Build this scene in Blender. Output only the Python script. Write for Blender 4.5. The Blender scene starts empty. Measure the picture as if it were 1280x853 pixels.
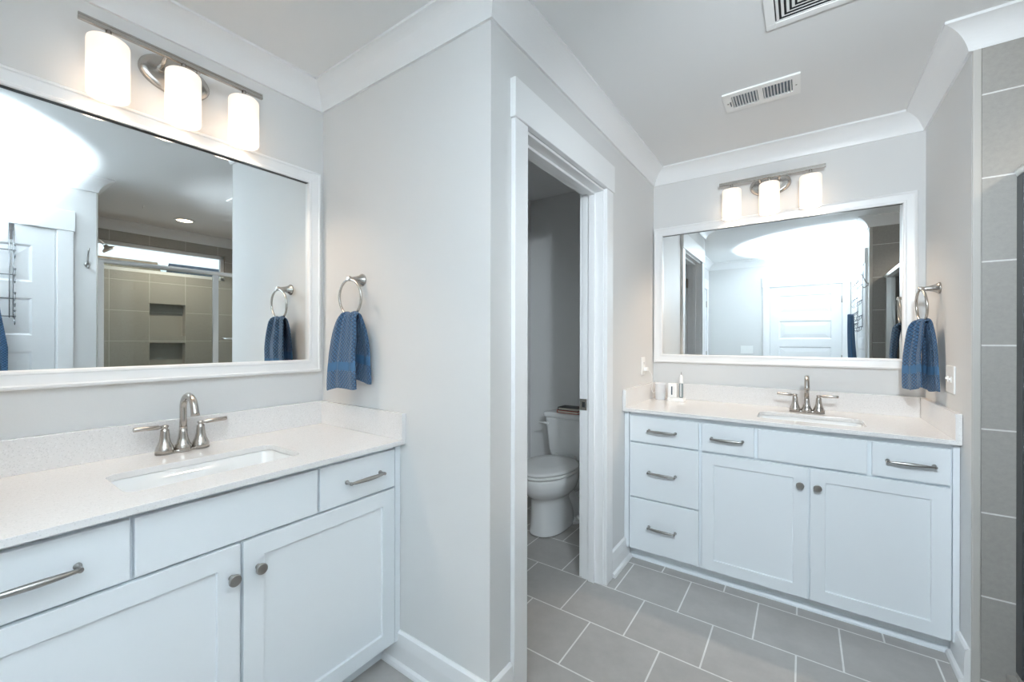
import bpy, bmesh, math, random
from mathutils import Vector, Matrix, noise
random.seed(4)
S = bpy.context.scene
COL = S.collection
R = math.radians

# ------------------------------------------------------------------ camera
CAM_H = 1.28
cam_d = bpy.data.cameras.new('camera'); cam = bpy.data.objects.new('camera', cam_d); COL.objects.link(cam)
cam_d.sensor_width = 36.0; cam_d.lens = 521.48 / 1280 * 36.0
cam_d.shift_x = (640 - 628.45) / 1280; cam_d.shift_y = (425.6 - 426.5) / 1280
cam_d.clip_start = 0.02
cam.matrix_world = Matrix.Translation((0, 0, CAM_H)) @ Matrix.Rotation(R(35.726), 4, 'Z') @ Matrix.Rotation(R(90), 4, 'X') @ Matrix.Rotation(R(0.117), 4, 'Z')
S.camera = cam

# ------------------------------------------------------------------ colour management, cycles
S.view_settings.view_transform = 'Standard'; S.view_settings.look = 'None'
S.view_settings.gamma = 1.0; S.view_settings.use_curve_mapping = False
S.view_settings.exposure = 0.58
S.cycles.use_denoising = True
S.cycles.max_bounces = 14; S.cycles.diffuse_bounces = 8; S.cycles.glossy_bounces = 8
S.cycles.transmission_bounces = 8; S.cycles.transparent_max_bounces = 12
S.cycles.caustics_reflective = False; S.cycles.caustics_refractive = False
S.cycles.sample_clamp_indirect = 6.0

# ------------------------------------------------------------------ world
W = bpy.data.worlds.new('world'); S.world = W; W.use_nodes = True
wn = W.node_tree.nodes; wl = W.node_tree.links
bg = wn['Background']; bg.inputs['Strength'].default_value = 1.15
tc = wn.new('ShaderNodeTexCoord'); sp = wn.new('ShaderNodeSeparateXYZ'); cr = wn.new('ShaderNodeValToRGB')
wl.new(tc.outputs['Generated'], sp.inputs[0]); wl.new(sp.outputs['Z'], cr.inputs[0]); wl.new(cr.outputs[0], bg.inputs['Color'])
cr.color_ramp.elements[0].position = 0.0; cr.color_ramp.elements[0].color = (0.93, 0.97, 1, 1)
cr.color_ramp.elements[1].position = 0.6; cr.color_ramp.elements[1].color = (0.60, 0.78, 1, 1)

# ------------------------------------------------------------------ photographer's flash, bounced off the ceiling and wall behind the camera
FLASH_W = 82.0
fd = bpy.data.lights.new('flash', 'SPOT'); flash = bpy.data.objects.new('flash', fd); COL.objects.link(flash)
fd.energy = FLASH_W * 4; fd.color = (0.79, 0.915, 1.0); fd.spot_size = R(74); fd.spot_blend = 0.30; fd.shadow_soft_size = 0.035
flash.location = (-0.24, -0.20, 1.08)
flash.rotation_mode = 'QUATERNION'
flash.rotation_quaternion = Vector((0.27, -0.06, 0.96)).to_track_quat('-Z', 'Y')

# added fill spot high on the right, no known source, brightens the far vanity
f2 = bpy.data.lights.new('added_fill', 'SPOT'); fill_spot = bpy.data.objects.new('added_fill', f2); COL.objects.link(fill_spot)
f2.energy = 62; f2.color = (0.83, 0.93, 1.0); f2.spot_size = R(110); f2.spot_blend = 0.8; f2.shadow_soft_size = 0.07
fill_spot.location = (0.22, 0.50, 1.95); fill_spot.rotation_mode = 'QUATERNION'
fill_spot.rotation_quaternion = Vector((-0.25, 2.2, -0.55)).to_track_quat('-Z', 'Y')

# vanity lamps and downlights
BULB_W = 4.0; BULB_C = (1.0, 0.78, 0.57)

# ------------------------------------------------------------------ materials
def mat(name, col, rough=0.5, metal=0.0, **kw):
    m = bpy.data.materials.new(name); m.use_nodes = True
    b = m.node_tree.nodes['Principled BSDF']
    b.inputs['Base Color'].default_value = (*col, 1); b.inputs['Roughness'].default_value = rough
    b.inputs['Metallic'].default_value = metal
    for k, v in kw.items():
        b.inputs[k].default_value = v
    return m
def nz(m, scale=60, bump=0.05, col=None, col2=None, detail=3, lo=0.35, hi=0.65, dist=0.002):
    nt = m.node_tree; b = nt.nodes['Principled BSDF']
    t = nt.nodes.new('ShaderNodeTexCoord'); n = nt.nodes.new('ShaderNodeTexNoise')
    n.inputs['Scale'].default_value = scale; n.inputs['Detail'].default_value = detail
    nt.links.new(t.outputs['Object'], n.inputs['Vector'])
    if bump:
        bp = nt.nodes.new('ShaderNodeBump'); bp.inputs['Strength'].default_value = bump; bp.inputs['Distance'].default_value = dist
        nt.links.new(n.outputs['Fac'], bp.inputs['Height']); nt.links.new(bp.outputs[0], b.inputs['Normal'])
    if col:
        r = nt.nodes.new('ShaderNodeValToRGB')
        r.color_ramp.elements[0].position = lo; r.color_ramp.elements[0].color = (*col, 1)
        r.color_ramp.elements[1].position = hi; r.color_ramp.elements[1].color = (*col2, 1)
        nt.links.new(n.outputs['Fac'], r.inputs[0]); nt.links.new(r.outputs[0], b.inputs['Base Color'])
    return m
M = {}
M['wall'] = nz(mat('wall_paint', (0.72, 0.72, 0.715), 0.55), 180, 0.06)
M['ceiling'] = nz(mat('ceiling_paint', (0.82, 0.825, 0.825), 0.6), 150, 0.05)
M['trim'] = nz(mat('trim_paint', (0.85, 0.855, 0.86), 0.32), 40, 0.01)
M['cabinet'] = nz(mat('cabinet_paint', (0.79, 0.83, 0.86), 0.36), 40, 0.01)
M['door'] = nz(mat('door_paint', (0.80, 0.81, 0.82), 0.35), 40, 0.01)
M['plastic'] = nz(mat('white_plastic', (0.90, 0.90, 0.89), 0.3), 60, 0.0)
M['cup'] = nz(mat('frosted_plastic', (0.80, 0.81, 0.83), 0.4), 60, 0.0)
M['porcelain'] = nz(mat('porcelain', (0.82, 0.83, 0.83), 0.08, **{'Coat Weight': 0.4}), 10, 0.0)
M['seatplastic'] = nz(mat('toilet_seat_plastic', (0.80, 0.80, 0.79), 0.18), 10, 0.0)
M['dark'] = nz(mat('dark_cavity', (0.03, 0.032, 0.035), 0.7), 40, 0.0)
M['ductgrey'] = nz(mat('damper_grey', (0.07, 0.10, 0.14), 0.5, 0.0), 40, 0.0)
M['nickel'] = nz(mat('brushed_nickel', (0.50, 0.475, 0.445), 0.27, 1.0), 300, 0.03)
M['nickel_dark'] = nz(mat('satin_nickel', (0.40, 0.39, 0.375), 0.32, 1.0), 300, 0.03)
M['aluminium'] = nz(mat('shower_aluminium', (0.80, 0.80, 0.79), 0.30, 1.0), 300, 0.02)
M['framedark'] = nz(mat('dark_frame_tint', (0.06, 0.065, 0.07), 0.35), 40, 0.0)  # far jamb: dark reflection put into the colour; also used for mirror lips
M['mirror'] = mat('mirror_silver', (0.90, 0.935, 0.945), 0.0, 1.0)
M['wire'] = nz(mat('chrome_wire', (0.35, 0.36, 0.38), 0.25, 1.0), 200, 0.0)
M['brass'] = nz(mat('satin_hinge', (0.45, 0.40, 0.33), 0.3, 1.0), 200, 0.0)
M['blackcover'] = nz(mat('black_book_cover', (0.02, 0.02, 0.025), 0.35), 40, 0.0)
M['redcover'] = nz(mat('red_book_cover', (0.50, 0.075, 0.04), 0.5), 40, 0.0)
M['paper'] = nz(mat('book_pages', (0.72, 0.68, 0.60), 0.8), 300, 0.05)
M['slot'] = nz(mat('slate_panel', (0.05, 0.08, 0.12), 0.3), 40, 0.0)
M['greygrip'] = nz(mat('grey_grip', (0.25, 0.30, 0.32), 0.35), 40, 0.0)
M['gutter'] = nz(mat('bullnose_trim', (0.52, 0.50, 0.47), 0.35), 40, 0.02)
M['roofbrown'] = nz(mat('brown_shingles', (0.35, 0.22, 0.12), 0.9), 8, 0.3, (0.30, 0.18, 0.10), (0.42, 0.28, 0.17))
M['roofgrey'] = nz(mat('grey_shingles', (0.10, 0.12, 0.15), 0.9), 8, 0.3, (0.05, 0.06, 0.075), (0.10, 0.11, 0.13))
M['siding'] = nz(mat('house_siding', (0.5, 0.5, 0.48), 0.8), 8, 0.1)

def emis(name, col, s):
    m = bpy.data.materials.new(name); m.use_nodes = True; nt = m.node_tree
    nt.nodes.clear(); e = nt.nodes.new('ShaderNodeEmission'); o = nt.nodes.new('ShaderNodeOutputMaterial')
    e.inputs[0].default_value = (*col, 1); e.inputs[1].default_value = s; nt.links.new(e.outputs[0], o.inputs[0]); return m
M['downlight'] = emis('downlight_lens', (1.0, 0.80, 0.55), 9)

def opal():
    m = bpy.data.materials.new('opal_glass'); m.use_nodes = True; nt = m.node_tree; nt.nodes.clear()
    o = nt.nodes.new('ShaderNodeOutputMaterial')
    d = nt.nodes.new('ShaderNodeBsdfDiffuse'); t = nt.nodes.new('ShaderNodeBsdfTranslucent'); g = nt.nodes.new('ShaderNodeBsdfGlossy')
    d.inputs[0].default_value = (0.92, 0.90, 0.88, 1); t.inputs[0].default_value = (0.30, 0.282, 0.262, 1); g.inputs['Roughness'].default_value = 0.25
    a = nt.nodes.new('ShaderNodeMixShader'); b = nt.nodes.new('ShaderNodeMixShader'); e = nt.nodes.new('ShaderNodeEmission'); ad = nt.nodes.new('ShaderNodeAddShader')
    a.inputs[0].default_value = 0.5; b.inputs[0].default_value = 0.05
    e.inputs[0].default_value = (1.0, 0.86, 0.72, 1); e.inputs[1].default_value = 0.45
    nt.links.new(d.outputs[0], a.inputs[1]); nt.links.new(t.outputs[0], a.inputs[2])
    nt.links.new(a.outputs[0], b.inputs[1]); nt.links.new(g.outputs[0], b.inputs[2])
    nt.links.new(b.outputs[0], ad.inputs[0]); nt.links.new(e.outputs[0], ad.inputs[1]); nt.links.new(ad.outputs[0], o.inputs[0])
    return m
M['opal'] = opal()
M['bulb'] = emis('bulb_glow', (1.0, 0.86, 0.70), 4)

def glassm():
    m = bpy.data.materials.new('clear_glass'); m.use_nodes = True; nt = m.node_tree; nt.nodes.clear()
    o = nt.nodes.new('ShaderNodeOutputMaterial'); t = nt.nodes.new('ShaderNodeBsdfTransparent'); g = nt.nodes.new('ShaderNodeBsdfGlossy')
    t.inputs[0].default_value = (0.90, 0.94, 0.93, 1); g.inputs['Roughness'].default_value = 0.02
    f = nt.nodes.new('ShaderNodeFresnel'); f.inputs[0].default_value = 1.45; x = nt.nodes.new('ShaderNodeMixShader')
    nt.links.new(f.outputs[0], x.inputs[0]); nt.links.new(t.outputs[0], x.inputs[1]); nt.links.new(g.outputs[0], x.inputs[2]); nt.links.new(x.outputs[0], o.inputs[0])
    return m
M['glass'] = glassm()

def quartz():
    m = mat('speckled_quartz', (0.78, 0.77, 0.76), 0.12); nt = m.node_tree; b = nt.nodes['Principled BSDF']
    t = nt.nodes.new('ShaderNodeTexCoord')
    base = None
    prev = None
    for sc, thr, colr in ((260, 0.20, (0.42, 0.42, 0.42)), (150, 0.14, (0.93, 0.93, 0.94)), (420, 0.22, (0.60, 0.57, 0.53))):
        v = nt.nodes.new('ShaderNodeTexVoronoi'); v.inputs['Scale'].default_value = sc
        nt.links.new(t.outputs['Object'], v.inputs['Vector'])
        # keep only some cells: random cell colour gate
        sepc = nt.nodes.new('ShaderNodeSeparateColor'); nt.links.new(v.outputs['Color'], sepc.inputs[0])
        g1 = nt.nodes.new('ShaderNodeMath'); g1.operation = 'LESS_THAN'; g1.inputs[1].default_value = thr; nt.links.new(sepc.outputs[0], g1.inputs[0])
        g2 = nt.nodes.new('ShaderNodeMath'); g2.operation = 'LESS_THAN'; g2.inputs[1].default_value = 0.42; nt.links.new(v.outputs['Distance'], g2.inputs[0])
        g3 = nt.nodes.new('ShaderNodeMath'); g3.operation = 'MULTIPLY'; nt.links.new(g1.outputs[0], g3.inputs[0]); nt.links.new(g2.outputs[0], g3.inputs[1])
        g4 = nt.nodes.new('ShaderNodeMath'); g4.operation = 'MULTIPLY'; g4.inputs[1].default_value = 0.26; nt.links.new(g3.outputs[0], g4.inputs[0])
        mx = nt.nodes.new('ShaderNodeMix'); mx.data_type = 'RGBA'
        nt.links.new(g4.outputs[0], mx.inputs[0]); mx.inputs[7].default_value = (*colr, 1)
        if prev is None: mx.inputs[6].default_value = (0.79, 0.78, 0.775, 1)
        else: nt.links.new(prev, mx.inputs[6])
        prev = mx.outputs[2]
    nt.links.new(prev, b.inputs['Base Color'])
    return m
M['quartz'] = quartz()

def tilemat(name, axes, off, bw, bh, offset, c1, c2, mortar, ms=0.0024, rough=0.42, grain=28, squeeze=(1.0, 0.12)):
    """tiles laid along two of the object axes; off = where a joint lies"""
    m = mat(name, c1, rough); nt = m.node_tree; b = nt.nodes['Principled BSDF']
    t = nt.nodes.new('ShaderNodeTexCoord'); s = nt.nodes.new('ShaderNodeSeparateXYZ'); c = nt.nodes.new('ShaderNodeCombineXYZ')
    nt.links.new(t.outputs['Object'], s.inputs[0])
    for k, (ax, o, step) in enumerate(((axes[0], off[0], bw), (axes[1], off[1], bh))):
        a = nt.nodes.new('ShaderNodeMath'); a.operation = 'ADD'; a.inputs[1].default_value = 100 * step - o
        nt.links.new(s.outputs[ax], a.inputs[0]); nt.links.new(a.outputs[0], c.inputs[k])
    br = nt.nodes.new('ShaderNodeTexBrick'); br.offset = offset; br.offset_frequency = 2
    br.inputs['Scale'].default_value = 1; br.inputs['Brick Width'].default_value = bw; br.inputs['Row Height'].default_value = bh
    br.inputs['Mortar Size'].default_value = ms; br.inputs['Mortar Smooth'].default_value = 0.1
    br.inputs['Color1'].default_value = (*c1, 1); br.inputs['Color2'].default_value = (*c2, 1); br.inputs['Mortar'].default_value = (*mortar, 1)
    nt.links.new(c.outputs[0], br.inputs['Vector'])
    n = nt.nodes.new('ShaderNodeTexNoise'); n.inputs['Scale'].default_value = grain; n.inputs['Detail'].default_value = 6; n.inputs['Roughness'].default_value = 0.7
    mp = nt.nodes.new('ShaderNodeMapping'); mp.inputs['Scale'].default_value = (squeeze[0], squeeze[0], 1)
    nt.links.new(c.outputs[0], mp.inputs['Vector']); nt.links.new(mp.outputs[0], n.inputs['Vector'])
    mr = nt.nodes.new('ShaderNodeMapRange'); mr.inputs[1].default_value = 0.25; mr.inputs[2].default_value = 0.75; mr.inputs[3].default_value = 1 - squeeze[1]; mr.inputs[4].default_value = 1 + squeeze[1]
    nt.links.new(n.outputs['Fac'], mr.inputs[0])
    mx = nt.nodes.new('ShaderNodeVectorMath'); mx.operation = 'SCALE'
    nt.links.new(br.outputs['Color'], mx.inputs[0]); nt.links.new(mr.outputs[0], mx.inputs['Scale']); nt.links.new(mx.outputs[0], b.inputs['Base Color'])
    bp = nt.nodes.new('ShaderNodeBump'); bp.inputs['Strength'].default_value = 0.5; bp.inputs['Distance'].default_value = 0.0015; bp.invert = True
    nt.links.new(br.outputs['Fac'], bp.inputs['Height']); nt.links.new(bp.outputs[0], b.inputs['Normal'])
    return m
M['floor'] = tilemat('floor_tile', (0, 1), (-0.7822, 2.3816), 0.3046, 0.3046, 0.5, (0.43, 0.412, 0.395), (0.45, 0.432, 0.415), (0.80, 0.79, 0.77), 0.0034, 0.38, 9, (1, 0.10))
M['shtile_y'] = tilemat('shower_tile_back', (1, 2), (1.367, 0.045), 0.309, 0.305, 0.0, (0.39, 0.37, 0.335), (0.41, 0.39, 0.355), (0.62, 0.60, 0.57), 0.0028, 0.4, 60, (1, 0.10))
M['shtile_x'] = tilemat('shower_tile_side', (0, 2), (0.50, 0.045), 0.61, 0.305, 0.0, (0.36, 0.345, 0.32), (0.38, 0.365, 0.34), (0.72, 0.71, 0.69), 0.0030, 0.4, 60, (1, 0.10))

def towelmat():
    m = mat('blue_terry', (0.055, 0.16, 0.32), 0.95, **{'Sheen Weight': 0.25, 'Sheen Roughness': 0.6}); nt = m.node_tree; b = nt.nodes['Principled BSDF']
    uv = nt.nodes.new('ShaderNodeUVMap')
    mp = nt.nodes.new('ShaderNodeMapping'); mp.inputs['Rotation'].default_value = (0, 0, R(45)); k = math.pi / 0.0115; mp.inputs['Scale'].default_value = (k, k, 1)
    nt.links.new(uv.outputs[0], mp.inputs[0]); sx = nt.nodes.new('ShaderNodeSeparateXYZ'); nt.links.new(mp.outputs[0], sx.inputs[0]); o = []
    for q in (0, 1):
        w = nt.nodes.new('ShaderNodeMath'); w.operation = 'SINE'; nt.links.new(sx.outputs[q], w.inputs[0])
        w2 = nt.nodes.new('ShaderNodeMath'); w2.operation = 'ABSOLUTE'; nt.links.new(w.outputs[0], w2.inputs[0]); o.append(w2)
    mm = nt.nodes.new('ShaderNodeMath'); mm.operation = 'MINIMUM'; nt.links.new(o[0].outputs[0], mm.inputs[0]); nt.links.new(o[1].outputs[0], mm.inputs[1])
    cr = nt.nodes.new('ShaderNodeValToRGB'); cr.color_ramp.elements[0].position = 0.10; cr.color_ramp.elements[0].color = (0.006, 0.030, 0.085, 1)
    cr.color_ramp.elements[1].position = 0.55; cr.color_ramp.elements[1].color = (0.055, 0.16, 0.315, 1)
    nt.links.new(mm.outputs[0], cr.inputs[0]); nt.links.new(cr.outputs[0], b.inputs['Base Color'])
    bp = nt.nodes.new('ShaderNodeBump'); bp.inputs['Strength'].default_value = 0.9; bp.inputs['Distance'].default_value = 0.004
    nt.links.new(mm.outputs[0], bp.inputs['Height']); nt.links.new(bp.outputs[0], b.inputs['Normal'])
    return m
M['towel'] = towelmat()
M['towelband'] = nz(mat('blue_dobby_band', (0.06, 0.16, 0.31), 0.7), 400, 0.1)

# ------------------------------------------------------------------ mesh helpers
class MB:
    """collects shapes; F maps local (u right, v up, w out) to the world"""
    def __init__(self, F=None):
        self.bm = bmesh.new(); self.F = F or Matrix.Identity(4)
        self.uv = None
    def v(self, p): return self.bm.verts.new(self.F @ Vector(p))
    def face(self, vs, smooth=False, mi=0):
        try: f = self.bm.faces.new(vs)
        except ValueError: return None
        f.smooth = smooth; f.material_index = mi; return f
    def box(self, a, b, mi=0):
        x0, x1 = sorted((a[0], b[0])); y0, y1 = sorted((a[1], b[1])); z0, z1 = sorted((a[2], b[2]))
        c = [self.v(p) for p in ((x0, y0, z0), (x1, y0, z0), (x1, y1, z0), (x0, y1, z0), (x0, y0, z1), (x1, y0, z1), (x1, y1, z1), (x0, y1, z1))]
        for q in ((0, 3, 2, 1), (4, 5, 6, 7), (0, 1, 5, 4), (1, 2, 6, 5), (2, 3, 7, 6), (3, 0, 4, 7)): self.face([c[i] for i in q], mi=mi)
        return self
    def prism(self, pts, d0, d1, axis=2, smooth=False):
        """polygon pts (2D) extruded along the axis from d0 to d1"""
        def P(p, d):
            return {0: (d, p[0], p[1]), 1: (p[0], d, p[1]), 2: (p[0], p[1], d)}[axis]
        a = [self.v(P(p, d0)) for p in pts]; b = [self.v(P(p, d1)) for p in pts]; n = len(pts)
        for i in range(n): self.face([a[i], a[(i + 1) % n], b[(i + 1) % n], b[i]], smooth)
        self.face(a[::-1]); self.face(b); return self
    def rings(self, rr, smooth=True, cap0=True, cap1=True, closed=True):
        prev = None; first = None
        for r in rr:
            cur = [self.v(p) for p in r]
            if prev:
                n = len(cur)
                for i in range(n if closed else n - 1): self.face([prev[i], prev[(i + 1) % n], cur[(i + 1) % n], cur[i]], smooth)
            else: first = cur
            prev = cur
        if cap0 and closed: self.face(first[::-1], False)
        if cap1 and closed: self.face(prev, False)
        return self
    def lathe(self, prof, c=(0, 0, 0), axis=1, n=32, smooth=True, cap0=True, cap1=True, sx=1, sy=1):
        """prof = [(radius, height)] round the axis through c"""
        rr = []
        for r, h in prof:
            ring = []
            for i in range(n):
                a = 2 * math.pi * i / n; p, q = r * math.cos(a) * sx, r * math.sin(a) * sy
                o = {0: (h, p, q), 1: (p, h, q), 2: (p, q, h)}[axis]
                ring.append((c[0] + o[0], c[1] + o[1], c[2] + o[2]))
            rr.append(ring)
        return self.rings(rr, smooth, cap0, cap1)
    def tube(self, pts, rad, n=14, sq=None, cap=True, closed=False):
        pts = [Vector(p) for p in pts]; N = len(pts)
        rad = rad if isinstance(rad, (list, tuple)) else [rad] * N
        T = []
        for i in range(N):
            if closed: t = pts[(i + 1) % N] - pts[i - 1]
            else: t = pts[min(i + 1, N - 1)] - pts[max(i - 1, 0)]
            T.append(t.normalized())
        nrm = T[0].orthogonal().normalized()
        if sq: nrm = Vector(sq) - T[0] * Vector(sq).dot(T[0]); nrm.normalize()
        rr = []
        for i in range(N):
            nrm = nrm - T[i] * nrm.dot(T[i])
            if nrm.length < 1e-6: nrm = T[i].orthogonal()
            nrm.normalize(); bn = T[i].cross(nrm)
            rr.append([pts[i] + (nrm * math.cos(2 * math.pi * k / n) + bn * math.sin(2 * math.pi * k / n)) * rad[i] for k in range(n)])
        if closed: rr.append(rr[0]); return self.rings(rr, True, False, False)
        return self.rings(rr, True, cap, cap)
    def slab(self, us, vs, w0, w1, cells, inset=0.0, depth=0.01, raised=None):
        """panelled slab: grid lines us, vs; cells = set of (i, j) that are sunk panels"""
        self.box((us[0], vs[0], w0), (us[-1], vs[-1], w1 - depth - 0.001))
        V = {}
        def g(u, v, w):
            k = (round(u, 6), round(v, 6), round(w, 6))
            if k not in V: V[k] = self.v((u, v, w))
            return V[k]
        for i in range(len(us) - 1):
            for j in range(len(vs) - 1):
                u0, u1, v0, v1 = us[i], us[i + 1], vs[j], vs[j + 1]
                o = [(u0, v0), (u1, v0), (u1, v1), (u0, v1)]
                if (i, j) in cells:
                    loops = [[(u, v, w1) for u, v in o]]
                    def ins(d): return [(u0 + d, v0 + d), (u1 - d, v0 + d), (u1 - d, v1 - d), (u0 + d, v1 - d)]
                    loops.append([(u, v, w1 - depth) for u, v in ins(inset)])
                    if raised:
                        loops.append([(u, v, w1 - depth) for u, v in ins(inset + 0.006)])
                        loops.append([(u, v, w1 - depth * 0.25) for u, v in ins(inset + raised)])
                    for a, b in zip(loops, loops[1:]):
                        for k in range(4):
                            self.face([g(*a[k]), g(*a[(k + 1) % 4]), g(*b[(k + 1) % 4]), g(*b[k])])
                    self.face([g(*p) for p in loops[-1]])
                else:
                    self.face([g(u, v, w1) for u, v in o])
        ub, ue, vb, ve = us[0], us[-1], vs[0], vs[-1]; wb = w1 - depth - 0.001
        for i in range(len(us) - 1):
            self.face([g(us[i], vb, wb), g(us[i + 1], vb, wb), g(us[i + 1], vb, w1), g(us[i], vb, w1)])
            self.face([g(us[i + 1], ve, wb), g(us[i], ve, wb), g(us[i], ve, w1), g(us[i + 1], ve, w1)])
        for j in range(len(vs) - 1):
            self.face([g(ub, vs[j + 1], wb), g(ub, vs[j], wb), g(ub, vs[j], w1), g(ub, vs[j + 1], w1)])
            self.face([g(ue, vs[j], wb), g(ue, vs[j + 1], wb), g(ue, vs[j + 1], w1), g(ue, vs[j], w1)])
        return self

def worigin(o):
    p = Vector((0, 0, 0))
    while o is not None: p += Vector(o.location); o = o.parent
    return p
def obj(name, mb, m, parent=None, bevel=0.0, seg=2, kind=None, origin=None, label=None, subsurf=0, solid=0):
    bm = mb.bm
    bmesh.ops.recalc_face_normals(bm, faces=bm.faces)
    me = bpy.data.meshes.new(name); o = bpy.data.objects.new(name, me); COL.objects.link(o)
    if parent is not None:
        o.parent = parent; off = worigin(parent)
    elif kind == 'structure': off = Vector((0, 0, 0))
    else:
        co = [v.co for v in bm.verts]
        off = Vector(origin) if origin else Vector(((min(c.x for c in co) + max(c.x for c in co)) / 2, (min(c.y for c in co) + max(c.y for c in co)) / 2, min(c.z for c in co)))
        o.location = off
    bmesh.ops.translate(bm, verts=bm.verts, vec=-off)
    bm.to_mesh(me); bm.free()
    for x in (m if isinstance(m, (list, tuple)) else [m]): me.materials.append(M[x] if isinstance(x, str) else x)
    if solid:
        md = o.modifiers.new('thickness', 'SOLIDIFY'); md.thickness = solid; md.offset = 0
    if bevel:
        md = o.modifiers.new('bevel', 'BEVEL'); md.width = bevel; md.segments = seg; md.limit_method = 'ANGLE'; md.angle_limit = R(35)
    if subsurf:
        md = o.modifiers.new('subdivision', 'SUBSURF'); md.levels = subsurf; md.render_levels = subsurf
    if kind: o['kind'] = kind
    if label: o['label'] = label
    return o
def struct(name, mb, m, bevel=0.0, label=None, parent=None):
    o = obj(name, mb, m, parent, bevel, kind=None if parent else 'structure', label=label); return o
def thing(name, label, cat, loc, group=None):
    o = bpy.data.objects.new(name, None); COL.objects.link(o); o.location = loc; o.empty_display_size = 0.05
    o['label'] = label; o['category'] = cat
    if group: o['group'] = group
    return o
def tag(o, label, cat, group=None):
    o['label'] = label; o['category'] = cat
    if group: o['group'] = group
    return o
def frame(o, u, w):
    u = Vector(u); w = Vector(w); v = w.cross(u)
    return Matrix(((u.x, v.x, w.x, o[0]), (u.y, v.y, w.y, o[1]), (u.z, v.z, w.z, o[2]), (0, 0, 0, 1)))
def arc(c, r, a0, a1, n, plane='uv'):
    out = []
    for i in range(n + 1):
        a = R(a0 + (a1 - a0) * i / n); p, q = r * math.cos(a), r * math.sin(a)
        out.append({'uv': (c[0] + p, c[1] + q, c[2]), 'vw': (c[0], c[1] + q, c[2] + p), 'uw': (c[0] + p, c[1], c[2] + q)}[plane])
    return out
def rrect(u0, v0, u1, v1, r, n=6):
    P = []
    for cx, cy, a in ((u1 - r, v1 - r, 0), (u0 + r, v1 - r, 90), (u0 + r, v0 + r, 180), (u1 - r, v0 + r, 270)):
        for i in range(n + 1):
            t = R(a + 90 * i / n); P.append((cx + r * math.cos(t), cy + r * math.sin(t)))
    return P

# ------------------------------------------------------------------ room measures
XA, XC, XE, XS, XF = -1.843, -0.8455, 0.506, 1.80, -1.17
YB1, YB2, YS1, YS0, YH, YG = 1.105, 2.974, 2.266, 0.738, -1.093, -0.06
ZC = 2.447; T = 0.12

# wall-mounted frames: origin on the wall plane at floor level
FA = frame((XA, 0, 0), (0, 1, 0), (1, 0, 0))     # left mirror wall, u = y
FB = frame((0, YB1, 0), (1, 0, 0), (0, -1, 0))   # short wall with the towel ring, u = x
FC = frame((XC, 0, 0), (0, 1, 0), (1, 0, 0))     # wall with the toilet room door, u = y
FD = frame((0, YB2, 0), (1, 0, 0), (0, -1, 0))   # far mirror wall, u = x
FE = frame((XE, 0, 0), (0, -1, 0), (-1, 0, 0))   # right wall, u = -y
FH = frame((0, YH, 0), (-1, 0, 0), (0, 1, 0))    # wall behind the camera, u = -x
FF = frame((XF, 0, 0), (0, 1, 0), (1, 0, 0))     # closet wall, u = y

# ------------------------------------------------------------------ shell
struct('floor', MB().box((-2.05, -1.3, -0.1), (2.0, 3.15, 0)), 'floor')
struct('ceiling', MB().box((-2.05, -1.3, ZC), (2.0, 3.15, ZC + 0.1)), 'ceiling')
struct('wall_left', MB().box((XA - T, YG - T, 0), (XA, YB1 + T, ZC)).box((-1.97, YB1 + T, 0), (-1.85, YB2, ZC)), 'wall')
DO0, DO1, DOH = 1.304, 2.087, 2.079   # toilet door opening
struct('wall_front_left', MB().box((XA, YB1, 0), (XC, YB1 + T, ZC)), 'wall')
struct('wall_middle', MB().box((XC - T, YB1 + T, 0), (XC, DO0, ZC)).box((XC - T, DO1, 0), (XC, YB2, ZC)).box((XC - T, DO0, DOH), (XC, DO1, ZC)), 'wall')
struct('wall_far', MB().box((-1.97, YB2, 0), (2.0, YB2 + T, ZC)), 'wall')
struct('wall_right_far', MB().box((XE, YS1, 0), (1.95, YB2, ZC)), 'wall')
D3a, D3b, D3h = -0.235, 0.545, 2.045   # door on the near right wall (y range)
struct('wall_right_near', MB().box((XE, YH, 0), (XE + T, D3a, ZC)).box((XE, D3b, 0), (XE + T, YS0, ZC)).box((XE, D3a, D3h), (XE + T, D3b, ZC)).box((XE + T, YS0 - T, 0), (1.95, YS0, ZC)), 'wall')
D2a, D2b, D2h = -0.39, 0.427, 2.045    # door on the wall behind the camera (x range)
struct('wall_back', MB().box((XF - T, YH - T, 0), (D2a, YH, ZC)).box((D2b, YH - T, 0), (XE + T, YH, ZC)).box((D2a, YH - T, D2h), (D2b, YH, ZC)), 'wall')
D4a, D4b, D4h = -0.86, -0.20, 2.045
struct('wall_left_near', MB().box((XF - T, YH, 0), (XF, D4a, ZC)).box((XF - T, D4b, 0), (XF, YG, ZC)).box((XF - T, D4a, D4h), (XF, D4b, ZC)).box((XA, YG - T, 0), (XF - T, YG, ZC)), 'wall')

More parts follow.
